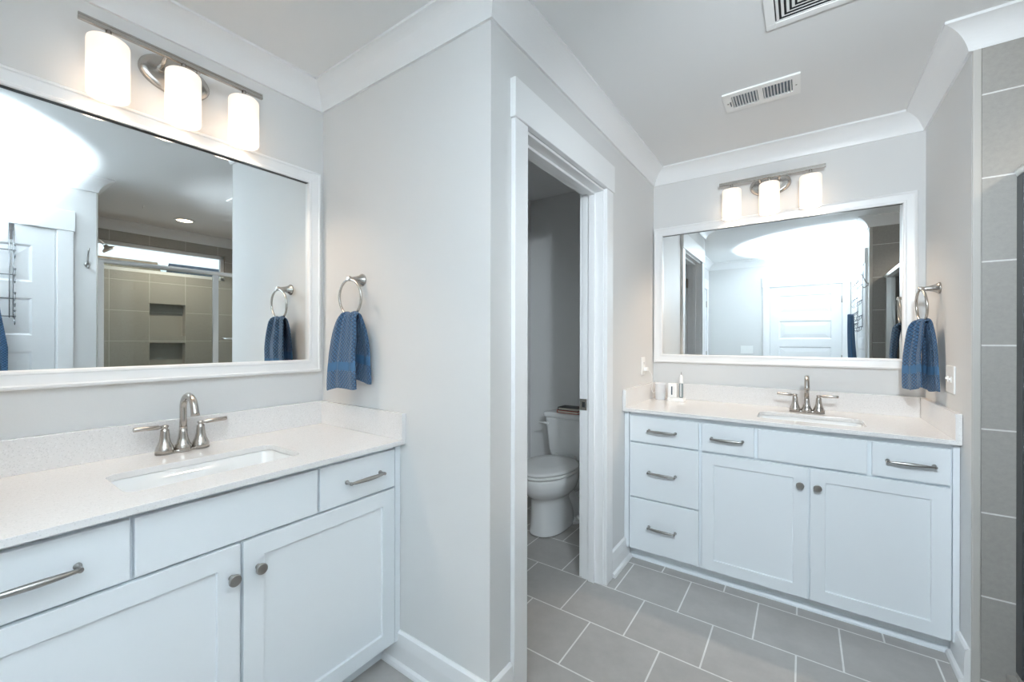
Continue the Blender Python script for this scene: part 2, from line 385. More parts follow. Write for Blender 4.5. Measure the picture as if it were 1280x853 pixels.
# shower back wall, tiled, with a window and two niches
WY0, WY1, WZ0, WZ1 = 0.84, 2.06, 1.965, 2.25
NY0, NY1 = 1.367, 1.676
ys = [YS0, WY0, NY0, NY1, WY1, YS1]; zs = [0, 0.93, 1.245, 1.32, 1.656, WZ0, WZ1, ZC]
mb = MB(); mb2 = MB()
for i in range(5):
    for j in range(7):
        hole = (zs[j] >= WZ0 - 1e-6 and zs[j + 1] <= WZ1 + 1e-6 and 1 <= i <= 3)
        niche = i == 2 and j in (1, 3)
        if hole: continue
        if niche: mb.box((XS + 0.09, ys[i], zs[j]), (XS + 0.12, ys[i + 1], zs[j + 1])); continue
        mb.box((XS, ys[i], zs[j]), (XS + 0.12, ys[i + 1], zs[j + 1]))
struct('wall_shower_back', mb, 'shtile_y')
struct('wall_shower_far', MB().box((XE + 0.024, YS1 - 0.008, 0), (XS, YS1, ZC)), 'shtile_x')
struct('wall_shower_near', MB().box((XE + 0.024, YS0, 0), (XS, YS0 + 0.008, ZC)), 'shtile_x')
struct('trim_1', MB().box((XE, YS1 - 0.010, 0), (XE + 0.024, YS1, ZC - 0.09)).box((XE, YS0, 0), (XE + 0.024, YS0 + 0.010, ZC - 0.09)), 'gutter', 0.004)
# transom window
F_W = frame((XS + 0.05, 0, 0), (0, -1, 0), (-1, 0, 0))
w1 = MB(F_W)
fw_ = 0.035
w1.box((-WY1, WZ0, -0.03), (-WY0, WZ0 + fw_, 0.02)).box((-WY1, WZ1 - fw_, -0.03), (-WY0, WZ1, 0.02)).box((-WY1, WZ0, -0.03), (-WY1 + fw_, WZ1, 0.02)).box((-WY0 - fw_, WZ0, -0.03), (-WY0, WZ1, 0.02))
win = struct('window_1', w1, 'trim', 0.003)
struct('pane', MB(F_W).box((-WY1 + fw_, WZ0 + fw_, -0.008), (-WY0 - fw_, WZ1 - fw_, -0.003)), 'glass', parent=win)

# ------------------------------------------------------------------ swept mouldings (interior on the right of the path)
def sweep(mb, path, prof, closed=False):
    n = len(path); P = [Vector((p[0], p[1], 0)) for p in path]
    def nr(a, b):
        d = (b - a).normalized(); return Vector((d.y, -d.x, 0))
    offs = []
    for i in range(n):
        if closed: n0, n1 = nr(P[i - 1], P[i]), nr(P[i], P[(i + 1) % n])
        elif i == 0: n0 = n1 = nr(P[0], P[1])
        elif i == n - 1: n0 = n1 = nr(P[-2], P[-1])
        else: n0, n1 = nr(P[i - 1], P[i]), nr(P[i], P[i + 1])
        m = (n0 + n1) / (1 + n0.dot(n1)); offs.append(m)
    rr = [[mb.v((P[i] + offs[i] * d) + Vector((0, 0, z))) for d, z in prof] for i in range(n)]
    k = len(prof)
    for i in range(n if closed else n - 1):
        a, b = rr[i], rr[(i + 1) % n]
        for j in range(k): mb.face([a[j], a[(j + 1) % k], b[(j + 1) % k], b[j]])
    if not closed: mb.face(rr[0][::-1]); mb.face(rr[-1])
room = [(XA, YB1), (XC, YB1), (XC, YB2), (XE, YB2), (XE, YS1), (XS, YS1), (XS, YS0), (XE, YS0), (XE, YH), (XF, YH), (XF, YG), (XA, YG)]
cp = [(0, ZC), (0, ZC - 0.097), (0.010, ZC - 0.097), (0.012, ZC - 0.088)]
for i in range(1, 9):
    t = i / 9; a, b, c = (0.012, -0.088), (0.030, -0.030), (0.078, -0.012)
    cp.append(tuple((1 - t) ** 2 * a[k] + 2 * t * (1 - t) * b[k] + t * t * c[k] + (ZC if k else 0) for k in range(2)))
cp += [(0.078, ZC - 0.012), (0.086, ZC - 0.010), (0.086, ZC)]
mb = MB(); sweep(mb, room, cp, True)
struct('trim_2', mb, 'trim')
bprof = [(0, 0), (0.030, 0), (0.030, 0.008), (0.026, 0.018), (0.016, 0.024), (0.016, 0.084), (0.013, 0.128), (0.006, 0.135), (0, 0.135)]
def base(name, path):
    mb = MB(); sweep(mb, path, bprof); struct(name, mb, 'trim')
base('baseboard_left', [(-1.370, YB1), (XC, YB1), (XC, 1.221)])
base('baseboard_middle', [(XC, 2.172), (XC, 2.450)])
base('baseboard_right', [(XE, 2.450), (XE, YS1 + 0.004)])
base('baseboard_near_right', [(XE, YS0 - 0.004), (XE, D3b + 0.098)])
base('baseboard_back', [(XE, D3a - 0.098), (XE, YH), (D2b + 0.04, YH)])
base('baseboard_back_left', [(D2a - 0.098, YH), (XF, YH), (XF, D4a - 0.098)])
base('baseboard_toilet_room', [(-1.85, 1.40), (-1.85, YB2), (XC - T, YB2), (XC - T, 2.18)])

# ------------------------------------------------------------------ door casings and doors
def casing(name, F, u0, u1, h, cw=0.080, over=0.008, headh=0.14, jamb=T, stop=True, cut=None, back=True):
    """u0..u1 clear opening in local u, h its height"""
    mb = MB(F)
    a, b = u0 - cw, u1 + cw
    lo = a if cut is None else max(a, cut[0]); hi = b if cut is None else min(b, cut[1])
    mb.box((lo, 0, 0), (u0, h, 0.018)); mb.box((u1, 0, 0), (hi, h, 0.018))
    mb.box((lo - (over if cut is None else 0), h, 0), (hi + (over if cut is None else 0), h + headh, 0.024))
    # jamb lining
    mb.box((u0 - 0.006, 0, -jamb), (u0 + 0.006, h + 0.0, 0.0)); mb.box((u1 - 0.006, 0, -jamb), (u1 + 0.006, h, 0.0)); mb.box((u0 + 0.006, h - 0.012, -jamb), (u1 - 0.006, h, 0.0))
    if back:
        mb.box((a, 0, -jamb - 0.018), (u0, h, -jamb)); mb.box((u1, 0, -jamb - 0.018), (b, h, -jamb)); mb.box((a, h, -jamb - 0.018), (b, h + headh, -jamb))
    if stop:
        s0, s1 = -jamb + 0.040, -jamb + 0.075
        mb.box((u0 + 0.006, 0, s0), (u0 + 0.018, h - 0.012, s1)); mb.box((u1 - 0.018, 0, s0), (u1 - 0.006, h - 0.012, s1)); mb.box((u0 + 0.018, h - 0.024, s0), (u1 - 0.018, h - 0.012, s1))
    return struct(name, mb, 'trim', 0.0025)
casing('trim_3', FC, 1.310, 2.081, 2.073, cw=0.085, cut=None)
casing('trim_4', FE, -D3b + 0.006, -D3a - 0.006, D3h - 0.006, back=False, stop=False)
casing('trim_5', FH, -D2b + 0.006, -D2a - 0.006, D2h - 0.006, back=False, stop=False)
casing('trim_6', FF, D4a + 0.006, D4b - 0.006, D4h - 0.006, back=False, stop=False)

def panel_door(name, F, u0, u1, h, w, thick=0.035):
    st = 0.105; ph = 0.247; pitch = 0.355
    top = h - 0.122
    vs = [0.010]
    for k in range(4, -1, -1):
        t = top - k * pitch; vs += [t - ph, t]
    vs.append(h)
    us = [u0, u0 + st, u1 - st, u1]
    mb = MB(F); mb.slab(us, vs, w - thick, w, {(1, j) for j in (1, 3, 5, 7, 9)}, 0.012, 0.009, 0.055)
    return struct(name, mb, 'door', 0.0015)
def hinges(door, F, u, zs_, w):
    for z in zs_:
        mb = MB(F); mb.tube([(u, z - 0.045, w), (u, z + 0.045, w)], 0.007, 10)
        mb.box((u - 0.010, z - 0.044, w - 0.008), (u + 0.010, z + 0.044, w - 0.003))
        struct('hinge', mb, 'nickel_dark', parent=door)
def lever(door, F, u, z, w, s):
    mb = MB(F); mb.lathe([(0.032, w), (0.032, w + 0.006), (0.012, w + 0.010), (0.011, w + 0.045)], (u, z, 0), 2, 24)
    mb.tube([(u, z, w + 0.042), (u + s * 0.02, z, w + 0.05), (u + s * 0.11, z, w + 0.05)], [0.010, 0.009, 0.007], 12)
    struct('handle', mb, 'nickel', parent=door)
# FE: u=-y ; FH: u=-x
d3 = panel_door('door_3', FE, -D3b + 0.014, -D3a - 0.014, D3h - 0.014, 0.004); lever(d3, FE, -D3b + 0.07, 0.96, 0.004, 1)
d2 = panel_door('door_2', FH, -D2b + 0.014, -D2a - 0.014, D2h - 0.014, 0.004); hinges(d2, FH, -D2b + 0.010, (0.26, 1.05, 1.83), 0.008); lever(d2, FH, -D2a - 0.075, 0.96, 0.004, -1)
d4 = panel_door('door_4', FF, D4a + 0.014, D4b - 0.014, D4h - 0.014, 0.004); hinges(d4, FF, D4a + 0.010, (0.26, 1.08, 1.82), 0.008); lever(d4, FF, D4b - 0.075, 0.96, 0.004, -1)
# toilet room door, standing open into the toilet room along its near wall
FO = frame((XC - T - 0.004, 1.318, 0), (-1, 0, 0), (0, 1, 0))
d1 = panel_door('door_1', FO, 0.0, 0.755, 2.055, 0.036, 0.035)
for z in (0.25, 1.07, 1.87):
    struct('hinge', MB(FO).tube([(-0.005, z - 0.045, 0.044), (-0.005, z + 0.045, 0.044)], 0.007, 10).box((-0.006, z - 0.045, 0.0), (-0.002, z + 0.045, 0.036)), 'brass', parent=d1)
lever(d1, FO, 0.69, 0.95, 0.036, -1)
# strike plate on the right jamb
FJ = frame((XC - T - 0.012, 2.075, 0), (1, 0, 0), (0, -1, 0))
sp_ = thing('strike_plate', 'small brushed metal strike plate on the toilet room door jamb', 'strike plate', (XC - T + 0.02, 2.0745, 0.935))
obj('plate', MB(FJ).box((0.0, 0.905, -0.001), (0.040, 0.965, 0.0015)), 'nickel', sp_, 0.001)
obj('latch_hole', MB(FJ).box((0.013, 0.920, 0.0015), (0.030, 0.950, 0.0022)), 'dark', sp_)

# ------------------------------------------------------------------ shower enclosure
XG = 0.625
struct('trim_7', MB().box((XG - 0.035, YS0 + 0.008, 0), (XG + 0.09, YS1 - 0.008, 0.095)), 'shtile_x', 0.004)
FS = frame((XG, 0, 0), (0, -1, 0), (-1, 0, 0))
enc = thing('shower_enclosure', 'brushed aluminium sliding shower enclosure with clear glass panels', 'shower enclosure', (XG + 0.02, 1.5, 0.095))
ya, yb = YS0 + 0.008, YS1 - 0.008
mb = MB(FS); mb.prism([(1.862, -0.045), (1.862, 0.012), (1.880, 0.018), (1.893, 0.012), (1.897, -0.045)][::-1], -yb, -ya, 0)
obj('top_rail', mb, 'aluminium', enc, 0.002)
obj('bottom_track', MB(FS).box((-yb, 0.095, -0.045), (-ya, 0.112, 0.012)), 'aluminium', enc, 0.002)
obj('wall_jamb', MB(FS).box((-ya - 0.055, 0.112, -0.030), (-ya, 1.862, 0.006)), 'aluminium', enc, 0.002)
obj('wall_jamb', MB(FS).box((-yb, 0.112, -0.030), (-yb + 0.050, 1.862, 0.012)), 'framedark', enc, 0.002, label='aluminium wall jamb with its dark reflection put into the colour')  # aluminium part, its reflection of dark surroundings painted as base colour
def glasspanel(y0, y1, w, bar):
    p = obj('glass_panel', MB(FS).box((-y1, 0.120, w - 0.003), (-y0, 1.862, w + 0.003)), 'glass', enc)
    g = MB(FS)
    g.box((-y1, 0.115, w - 0.008), (-y1 + 0.022, 1.862, w + 0.008)); g.box((-y0 - (0.045 if bar else 0.022), 0.115, w - 0.008), (-y0, 1.862, w + 0.008))
    g.box((-y1, 0.115, w - 0.008), (-y0, 0.135, w + 0.008))
    obj('stile_frame', g, 'aluminium', p, 0.001)
    if bar:
        g = MB(FS); m0, m1 = -1.80, -y0 - 0.08
        g.tube([(m0, 1.29, w), (m0, 1.29, w + 0.045), (m0 + 0.01, 1.29, w + 0.052), (m1 - 0.01, 1.29, w + 0.052), (m1, 1.29, w + 0.045), (m1, 1.29, w)], 0.008, 12)
        obj('towel_bar', g, 'aluminium', p)
glasspanel(ya + 0.030, 1.56, -0.028, False)
glasspanel(1.52, yb - 0.012, -0.004, True)

sh = thing('shower_fixture', 'chrome shower head on a bent arm high inside the shower', 'shower head', (1.2, YS0 + 0.008, 2.10))
g = MB(); g.lathe([(0.03, 0), (0.028, 0.008), (0.012, 0.012)], (1.2, YS0 + 0.008, 2.10), 1, 20); obj('flange', g, 'aluminium', sh)
g = MB(); g.tube([(1.2, YS0 + 0.012, 2.10), (1.2, YS0 + 0.08, 2.135), (1.2, YS0 + 0.14, 2.13), (1.2, YS0 + 0.17, 2.10)], 0.010, 12); obj('arm', g, 'aluminium', sh)
g = MB(frame((1.2, YS0 + 0.175, 2.095), (1, 0, 0), (0, 0.6, -0.8))); g.lathe([(0.012, 0), (0.018, 0.02), (0.045, 0.035), (0.048, 0.05), (0.046, 0.054)], (0, 0, 0), 2, 24); obj('spray_head', g, 'aluminium', sh)
dn = thing('recessed_light', 'round recessed downlight glowing in the shower ceiling', 'ceiling light', (1.22, 1.49, ZC))
g = MB(); g.lathe([(0.062, ZC - 0.001), (0.085, ZC - 0.001), (0.085, ZC - 0.006), (0.064, ZC - 0.010), (0.062, ZC - 0.001)], (1.22, 1.49, 0), 2, 32, cap0=False, cap1=False); obj('trim_ring', g, 'plastic', dn)
g = MB(); g.lathe([(0.062, ZC - 0.002), (0.062, ZC - 0.006), (0.02, ZC - 0.007)], (1.22, 1.49, 0), 2, 32); obj('lens', g, 'downlight', dn)
ld = bpy.data.lights.new('recessed_lamp', 'SPOT'); lo = bpy.data.objects.new('recessed_lamp', ld); COL.objects.link(lo); lo.location = (1.22, 1.49, ZC - 0.02)
ld.energy = 38; ld.color = (1, 0.86, 0.70); ld.spot_size = R(150); ld.spot_blend = 0.6; ld.shadow_soft_size = 0.05
g = MB(); g.tube([(0.99, 1.12, ZC), (0.99, 1.12, ZC - 0.012), (0.997, 1.12, ZC - 0.022), (1.006, 1.12, ZC - 0.016)], 0.003, 8); g.lathe([(0.012, ZC - 0.0005), (0.010, ZC - 0.004)], (0.99, 1.12, 0), 2, 16)
tag(obj('ceiling_hook', g, 'plastic'), 'tiny white hook screwed into the shower ceiling', 'hook')

# neighbouring roofs seen through the transom window
def house(name, x, y, w, d, ze, zr, roof, label):
    t = thing(name, label, 'house', (x, y, 0.0))
    obj('wall', MB().box((x - d / 2, y - w / 2, -3.0), (x + d / 2, y + w / 2, ze)), 'siding', t)
    g = MB(); g.prism([(x - d / 2 - 0.4, ze - 0.1), (x + d / 2 + 0.4, ze - 0.1), (x, zr)], y - w / 2 - 0.3, y + w / 2 + 0.3, 1); obj('roof', g, roof, t)
def pt(px, py, s, xx):
    # a point along a reflected ray: helper for distances only
    return None
house('neighbor_house', 14.6, 3.95, 1.05, 2.2, 2.6, 3.97, 'roofbrown', 'neighbouring house with a brown shingle roof beyond the shower window')
house('neighbor_house', 14.6, 5.95, 1.1, 2.2, 2.6, 3.99, 'roofgrey', 'neighbouring house with a dark grey shingle roof beyond the shower window')

# ------------------------------------------------------------------ mirrors
def mirror(F, u0, u1, v0, v1, label, fw=0.056):
    c = F @ Vector(((u0 + u1) / 2, v0, 0.012))
    t = thing('framed_mirror', label, 'mirror', c)
    mb = MB(F)
    outer = [(u0, v0), (u1, v0), (u1, v1), (u0, v1)]
    prof = [(0.0, 0.0), (0.0, 0.022), (0.004, 0.026), (0.010, 0.027), (0.014, 0.024), (fw - 0.014, 0.020), (fw - 0.010, 0.022), (fw - 0.003, 0.021), (fw, 0.018), (fw, 0.0)]
    loops = []
    for d, w in prof:
        loops.append([mb.v(p) for p in ((u0 + d, v0 + d, w), (u1 - d, v0 + d, w), (u1 - d, v1 - d, w), (u0 + d, v1 - d, w))])
    n = len(loops)
    for i in range(n):
        a, b = loops[i], loops[(i + 1) % n]
        for k in range(4): mb.face([a[k], a[(k + 1) % 4], b[(k + 1) % 4], b[k]])
    obj('frame', mb, 'trim', t)
    obj('glass', MB(F).box((u0 + fw - 0.004, v0 + fw - 0.004, 0.001), (u1 - fw + 0.004, v1 - fw + 0.004, 0.004)), 'mirror', t)
    g = MB(F); e = 0.0012
    a0, a1, b0, b1 = u0 + fw - 0.001, u1 - fw + 0.001, v0 + fw - 0.001, v1 - fw + 0.001
    g.box((a0, b1 - e, 0.0042), (a1, b1, 0.0150)); g.box((a0, b0, 0.0042), (a1, b0 + e * 0.4, 0.0150)); g.box((a0, b0, 0.0042), (a0 + e * 0.4, b1, 0.0150)); g.box((a1 - e * 0.4, b0, 0.0042), (a1, b1, 0.0150))
    obj('inner_lip', g, 'framedark', t)
mirror(FA, -0.03, 1.081, 1.134, 2.051, 'white framed mirror over the near vanity, reflecting the shower')
mirror(FD, -0.837, 0.475, 1.132, 2.049, 'white framed mirror over the far vanity, reflecting a panelled door')

# ------------------------------------------------------------------ vanity lights
def vanity_light(F, uc, z, label, power=1.0):
    c = F @ Vector((uc, z - 0.03, 0))
    t = thing('vanity_light', label, 'wall light', c, 'vanity lights above the mirrors')
    g = MB(F); g.lathe([(0.105, 0.0), (0.105, 0.010), (0.100, 0.016), (0.085, 0.020)], (uc, z - 0.030, 0), 2, 48, sx=1, sy=0.62); obj('wall_plate', g, 'nickel', t)
    for s in (-1, 1):
        g = MB(F); g.tube([(uc + s * 0.048, z - 0.028, 0.012), (uc + s * 0.048, z - 0.006, 0.082)], 0.007, 10); g.lathe([(0.011, 0.02), (0.011, 0.03)], (uc + s * 0.048, z - 0.026, 0), 2, 14)
        obj('arm', g, 'nickel', t)
    g = MB(F); g.box((uc - 0.262, z - 0.011, 0.078), (uc + 0.262, z + 0.001, 0.090)); g.box((uc - 0.262, z + 0.0025, 0.080), (uc + 0.262, z + 0.009, 0.088)); g.box((uc - 0.261, z - 0.002, 0.081), (uc + 0.261, z + 0.004, 0.087))
    obj('bar', g, 'nickel', t, 0.001)
    for du in (-0.194, 0.0, 0.194):
        u = uc + du
        g = MB(F); g.lathe([(0.0075, z - 0.034), (0.0075, z - 0.008)], (u, 0, 0.084), 1, 14); g.lathe([(0.034, z - 0.040), (0.034, z - 0.036), (0.012, z - 0.030)], (u, 0, 0.084), 1, 24)
        obj('socket_stem', g, 'nickel', t)
        g = MB(F); r = 0.0515
        prof = [(r - 0.014, z - 0.042), (r - 0.005, z - 0.043), (r - 0.0015, z - 0.047), (r, z - 0.054), (r, z - 0.212), (r - 0.0015, z - 0.217), (r - 0.004, z - 0.216), (r - 0.005, z - 0.21), (r - 0.005, z - 0.054), (r - 0.014, z - 0.047), (r - 0.014, z - 0.042)]
        g.lathe(prof, (u, 0, 0.084), 1, 40, cap0=False, cap1=False); sh_ = obj('lamp_shade', g, 'opal', t)
        g = MB(F); g.lathe([(0.010, z - 0.042), (0.013, z - 0.065), (0.024, z - 0.100), (0.029, z - 0.125), (0.024, z - 0.150), (0.012, z - 0.162), (0.003, z - 0.164)], (u, 0, 0.084), 1, 20); obj('bulb', g, 'bulb', sh_)
        ld = bpy.data.lights.new('vanity_lamp', 'POINT'); lo = bpy.data.objects.new('vanity_lamp', ld); COL.objects.link(lo)
        lo.location = F @ Vector((u, z - 0.178, 0.084)); ld.energy = BULB_W * power; ld.color = BULB_C; ld.shadow_soft_size = 0.012
vanity_light(FA, 0.531, 2.252, 'nickel vanity light with three white glass shades above the near mirror')
vanity_light(FD, -0.161, 2.246, 'nickel vanity light with three white glass shades above the far mirror', 1.5)

# ------------------------------------------------------------------ vanities
def pull(parent, F, uc, v, w, L=0.14):
    g = MB(F); h = L / 2
    for s in (-1, 1):
        g.lathe([(0.0075, w), (0.0075, w + 0.003), (0.0045, w + 0.006), (0.0042, w + 0.020), (0.0060, w + 0.026), (0.0055, w + 0.031)], (uc + s * h, v, 0), 2, 14)
    pts = []; rad = []
    for i in range(17):
        t = -1 + 2 * i / 16; pts.append((uc + t * h, v, w + 0.027 + 0.004 * (1 - t * t))); rad.append(0.0042 + 0.0032 * (1 - t * t) ** 1.2)
    g.tube(pts, rad, 12)
    obj('handle', g, 'nickel_dark', parent)
def knob(parent, F, u, v, w):
    g = MB(F); g.lathe([(0.008, w), (0.0075, w + 0.004), (0.0055, w + 0.010), (0.0065, w + 0.015), (0.0150, w + 0.019), (0.0160, w + 0.022), (0.0155, w + 0.026), (0.0140, w + 0.0275), (0.0125, w + 0.027)], (u, v, 0), 2, 28)
    obj('knob', g, 'nickel_dark', parent)
def vanity(F, u0, u1, depth, label, drawers, false_fronts, doors, ztop=0.871, toe=0.09, toew=None, fil=0.0):
    """depth = wall to door faces"""
    c = F @ Vector(((u0 + u1) / 2, 0, depth / 2)); t = thing('vanity_cabinet', label, 'vanity', c)
    wf = depth - 0.019   # face frame
    tw = toew
    g = MB(F)
    wb = wf - 0.019
    g.box((u0 + 0.001, toe, 0.003), (u0 + 0.018, ztop, wb)); g.box((u1 - 0.018, toe, 0.003), (u1 - 0.001, ztop, wb)); g.box((u0 + 0.018, toe, 0.003), (u1 - 0.018, toe + 0.018, wb))
    g.box((u0 + 0.001, toe, wb), (u1 - 0.001, ztop, wf))       # face frame board
    obj('body', g, 'cabinet', t)
    g = MB(F); g.box((u0 + 0.001, 0, tw - 0.014), (u1 - 0.001, toe, tw)); g.prism([(0.0, tw), (0.0, tw + 0.014), (0.008, tw + 0.013), (0.020, tw + 0.006), (0.024, tw)], u0 + 0.018, u1 - 0.018, 0)
    obj('toe_kick', g, 'cabinet', t)
    for (a, b, v0, v1, h) in drawers:
        g = MB(F); g.box((a, v0, wf + 0.0005), (b, v1, depth)); d = obj('drawer', g, 'cabinet', t, 0.002)
        pull(d, F, (a + b) / 2 if h is None else h, (v0 + v1) / 2, depth)
    for (a, b, v0, v1) in false_fronts:
        obj('false_front', MB(F).box((a, v0, wf + 0.0005), (b, v1, depth)), 'cabinet', t, 0.002)
    for (a, b, v0, v1, ku, kv) in doors:
        g = MB(F); s = 0.056; g.slab([a, a + s, b - s, b], [v0, v0 + s, v1 - s, v1], wf + 0.0005, depth, {(1, 1)}, 0.0015, 0.008)
        d = obj('door', g, 'cabinet', t, 0.001); knob(d, F, ku, kv, depth)
    return t
def filler(t, F, u0, u1, toe, w):
    obj('filler_strip', MB(F).box((u0, toe, w - 0.0185), (u1, 0.872, w - 0.003)), 'cabinet', t, 0.001)

# near vanity: door faces at x = XA + 0.555
D1 = 0.555; D2 = YB2 - 2.388
v1t = vanity(FA, -0.058, 1.104, D1, 'white shaker vanity cabinet below the near mirror', 
    [(-0.030, 0.287, 0.712, 0.855, None), (0.764, 1.073, 0.712, 0.855, 0.933)],
    [(0.295, 0.756, 0.712, 0.855)],
    [(-0.030, 0.524, 0.103, 0.704, 0.502, 0.617), (0.533, 1.073, 0.103, 0.704, 0.572, 0.619)], ztop=0.872, toe=0.098, toew=0.457)
v2t = vanity(FD, XC + 0.001, XE - 0.001, D2, 'white shaker vanity cabinet below the far mirror with a three drawer bank',
    [(-0.812, -0.445, 0.703, 0.846, -0.631), (-0.812, -0.445, 0.386, 0.694, -0.631), (-0.812, -0.445, 0.086, 0.378, -0.631), (-0.430, -0.194, 0.703, 0.846, -0.313), (0.243, 0.479, 0.703, 0.846, 0.362)],
    [(-0.178, 0.228, 0.703, 0.846)],
    [(-0.430, 0.020, 0.086, 0.692, -0.009, 0.611), (0.028, 0.480, 0.086, 0.692, 0.056, 0.611)], ztop=0.872, toe=0.082, toew=0.508)
filler(v1t, FA, 1.0775, 1.1035, 0.098, D1)
filler(v2t, FD, XC + 0.0015, -0.817, 0.082, D2); filler(v2t, FD, 0.485, XE - 0.0015, 0.082, D2)

def fill_ring(mb, outer, inner, z, up=True):
    a = [mb.v((p[0], p[1], z)) for p in outer]; b = [mb.v((p[0], p[1], z)) for p in inner]
    es = []
    for L in (a, b):
        for i in range(len(L)): es.append(mb.bm.edges.new((L[i], L[(i + 1) % len(L)])))
    bmesh.ops.triangle_fill(mb.bm, use_beauty=True, use_dissolve=False, edges=es)
    return a, b
def countertop(F, u0, u1, depth, cut, label):
    """local (u, w) outline, v = height"""
    Fz = F @ Matrix(((1, 0, 0, 0), (0, 0, 1, 0), (0, 1, 0, 0), (0, 0, 0, 1)))   # (u, w, v) -> (u, v, w)
    mb = MB(Fz); z1, z0 = 0.891, 0.872
    outer = [(u0, 0.001), (u1, 0.001), (u1, depth - 0.002), (u0, depth - 0.002)]
    e = 0.002
    inner = rrect(*cut, 0.035, 8)
    at, bt = fill_ring(mb, outer, inner, z1)
    ab, bb = fill_ring(mb, outer, inner, z0)
    # eased front edge
    for A, B in ((at, ab), (bt, bb)):
        n = len(A)
        for i in range(n): mb.face([A[i], A[(i + 1) % n], B[(i + 1) % n], B[i]])
    bmesh.ops.recalc_face_normals(mb.bm, faces=mb.bm.faces)
    o = obj('countertop', mb, 'quartz', None, 0.0015); tag(o, label, 'countertop'); return o
def backsplash(F, Fs_list, label, boxes):
    mb = MB()
    for Fx, a, b in boxes:
        mb2 = MB(Fx); mb2.box(a, b); 
        me = bpy.data.meshes.new('tmp'); mb2.bm.to_mesh(me); mb2.bm.free(); mb.bm.from_mesh(me); bpy.data.meshes.remove(me)
    o = obj('backsplash', mb, 'quartz', None, 0.0015); tag(o, label, 'backsplash'); return o
c1 = countertop(FA, YG + 0.002, YB1 - 0.001, 0.583, (0.300, 0.228, 0.757, 0.460), 'speckled white quartz countertop of the near vanity')
c2 = countertop(FD, XC + 0.001, XE - 0.001, 0.613, (-0.192, 0.262, 0.236, 0.500), 'speckled white quartz countertop of the far vanity')
SPZ = 0.995
backsplash(None, None, 'white quartz backsplash under the near mirror turning along the towel ring wall',
    [(FA, (YG + 0.002, 0.891, 0.001), (YB1 - 0.002, SPZ, 0.020)), (FB, (XA + 0.020, 0.891, 0.001), (XA + 0.583, SPZ, 0.020))])
backsplash(None, None, 'white quartz backsplash under the far mirror with a return at each end',
    [(FD, (XC + 0.021, 0.891, 0.001), (XE - 0.021, SPZ, 0.020)), (FC, (YB2 - 0.613, 0.891, 0.001), (YB2 - 0.001, SPZ, 0.020)), (FE, (-YB2 + 0.001, 0.891, 0.001), (-YB2 + 0.613, SPZ, 0.020))])

def sink(F, cut, label):
    u0, w0, u1, w1 = cut
    Fz = F @ Matrix(((1, 0, 0, 0), (0, 0, 1, 0), (0, 1, 0, 0), (0, 0, 0, 1)))
    c = F @ Vector(((u0 + u1) / 2, 0.75, (w0 + w1) / 2)); t = thing('sink', label, 'sink', c)
    mb = MB(Fz)
    zt = 0.8715
    def loop(d, z, r): return [mb.v((p[0], p[1], z)) for p in rrect(u0 + d, w0 + d, u1 - d, w1 - d, r, 8)]
    seq = [(-0.022, zt, 0.045), (-0.004, zt, 0.036), (0.0, zt - 0.004, 0.036), (0.006, zt - 0.05, 0.040), (0.014, zt - 0.095, 0.045), (0.026, zt - 0.084, 0.045), (0.050, zt - 0.128, 0.035), (0.085, zt - 0.131, 0.02),
           (0.085, zt - 0.139, 0.02), (0.040, zt - 0.137, 0.04), (0.016, zt - 0.126, 0.05), (0.004, zt - 0.10, 0.05), (-0.008, zt - 0.012, 0.04), (-0.022, zt - 0.010, 0.045)]
    prev = None; first = None; floor_l = None
    for k, (d, z, r) in enumerate(seq):
        L = loop(d, z, r)
        if prev and k != 8:
            n = len(L)
            for i in range(n): mb.face([prev[i], prev[(i + 1) % n], L[(i + 1) % n], L[i]], True)
        if k == 0: first = L
        if k in (7, 8): mb.face(L)
        prev = L
    n = len(prev)
    for i in range(n): mb.face([prev[i], prev[(i + 1) % n], first[(i + 1) % n], first[i]])
    obj('basin', mb, 'porcelain', t)
    g = MB(Fz); g.lathe([(0.026, zt - 0.1325), (0.026, zt - 0.1285), (0.022, zt - 0.1275), (0.018, zt - 0.130), (0.012, zt - 0.126), (0.002, zt - 0.125)], ((u0 + u1) / 2, (w0 + w1) / 2 - 0.02, 0), 2, 28); obj('drain', g, 'nickel', t)
sink(FA, (0.300, 0.228, 0.757, 0.460), 'white rectangular undermount sink set in the near countertop')
sink(FD, (-0.192, 0.262, 0.236, 0.500), 'white rectangular undermount sink set in the far countertop')

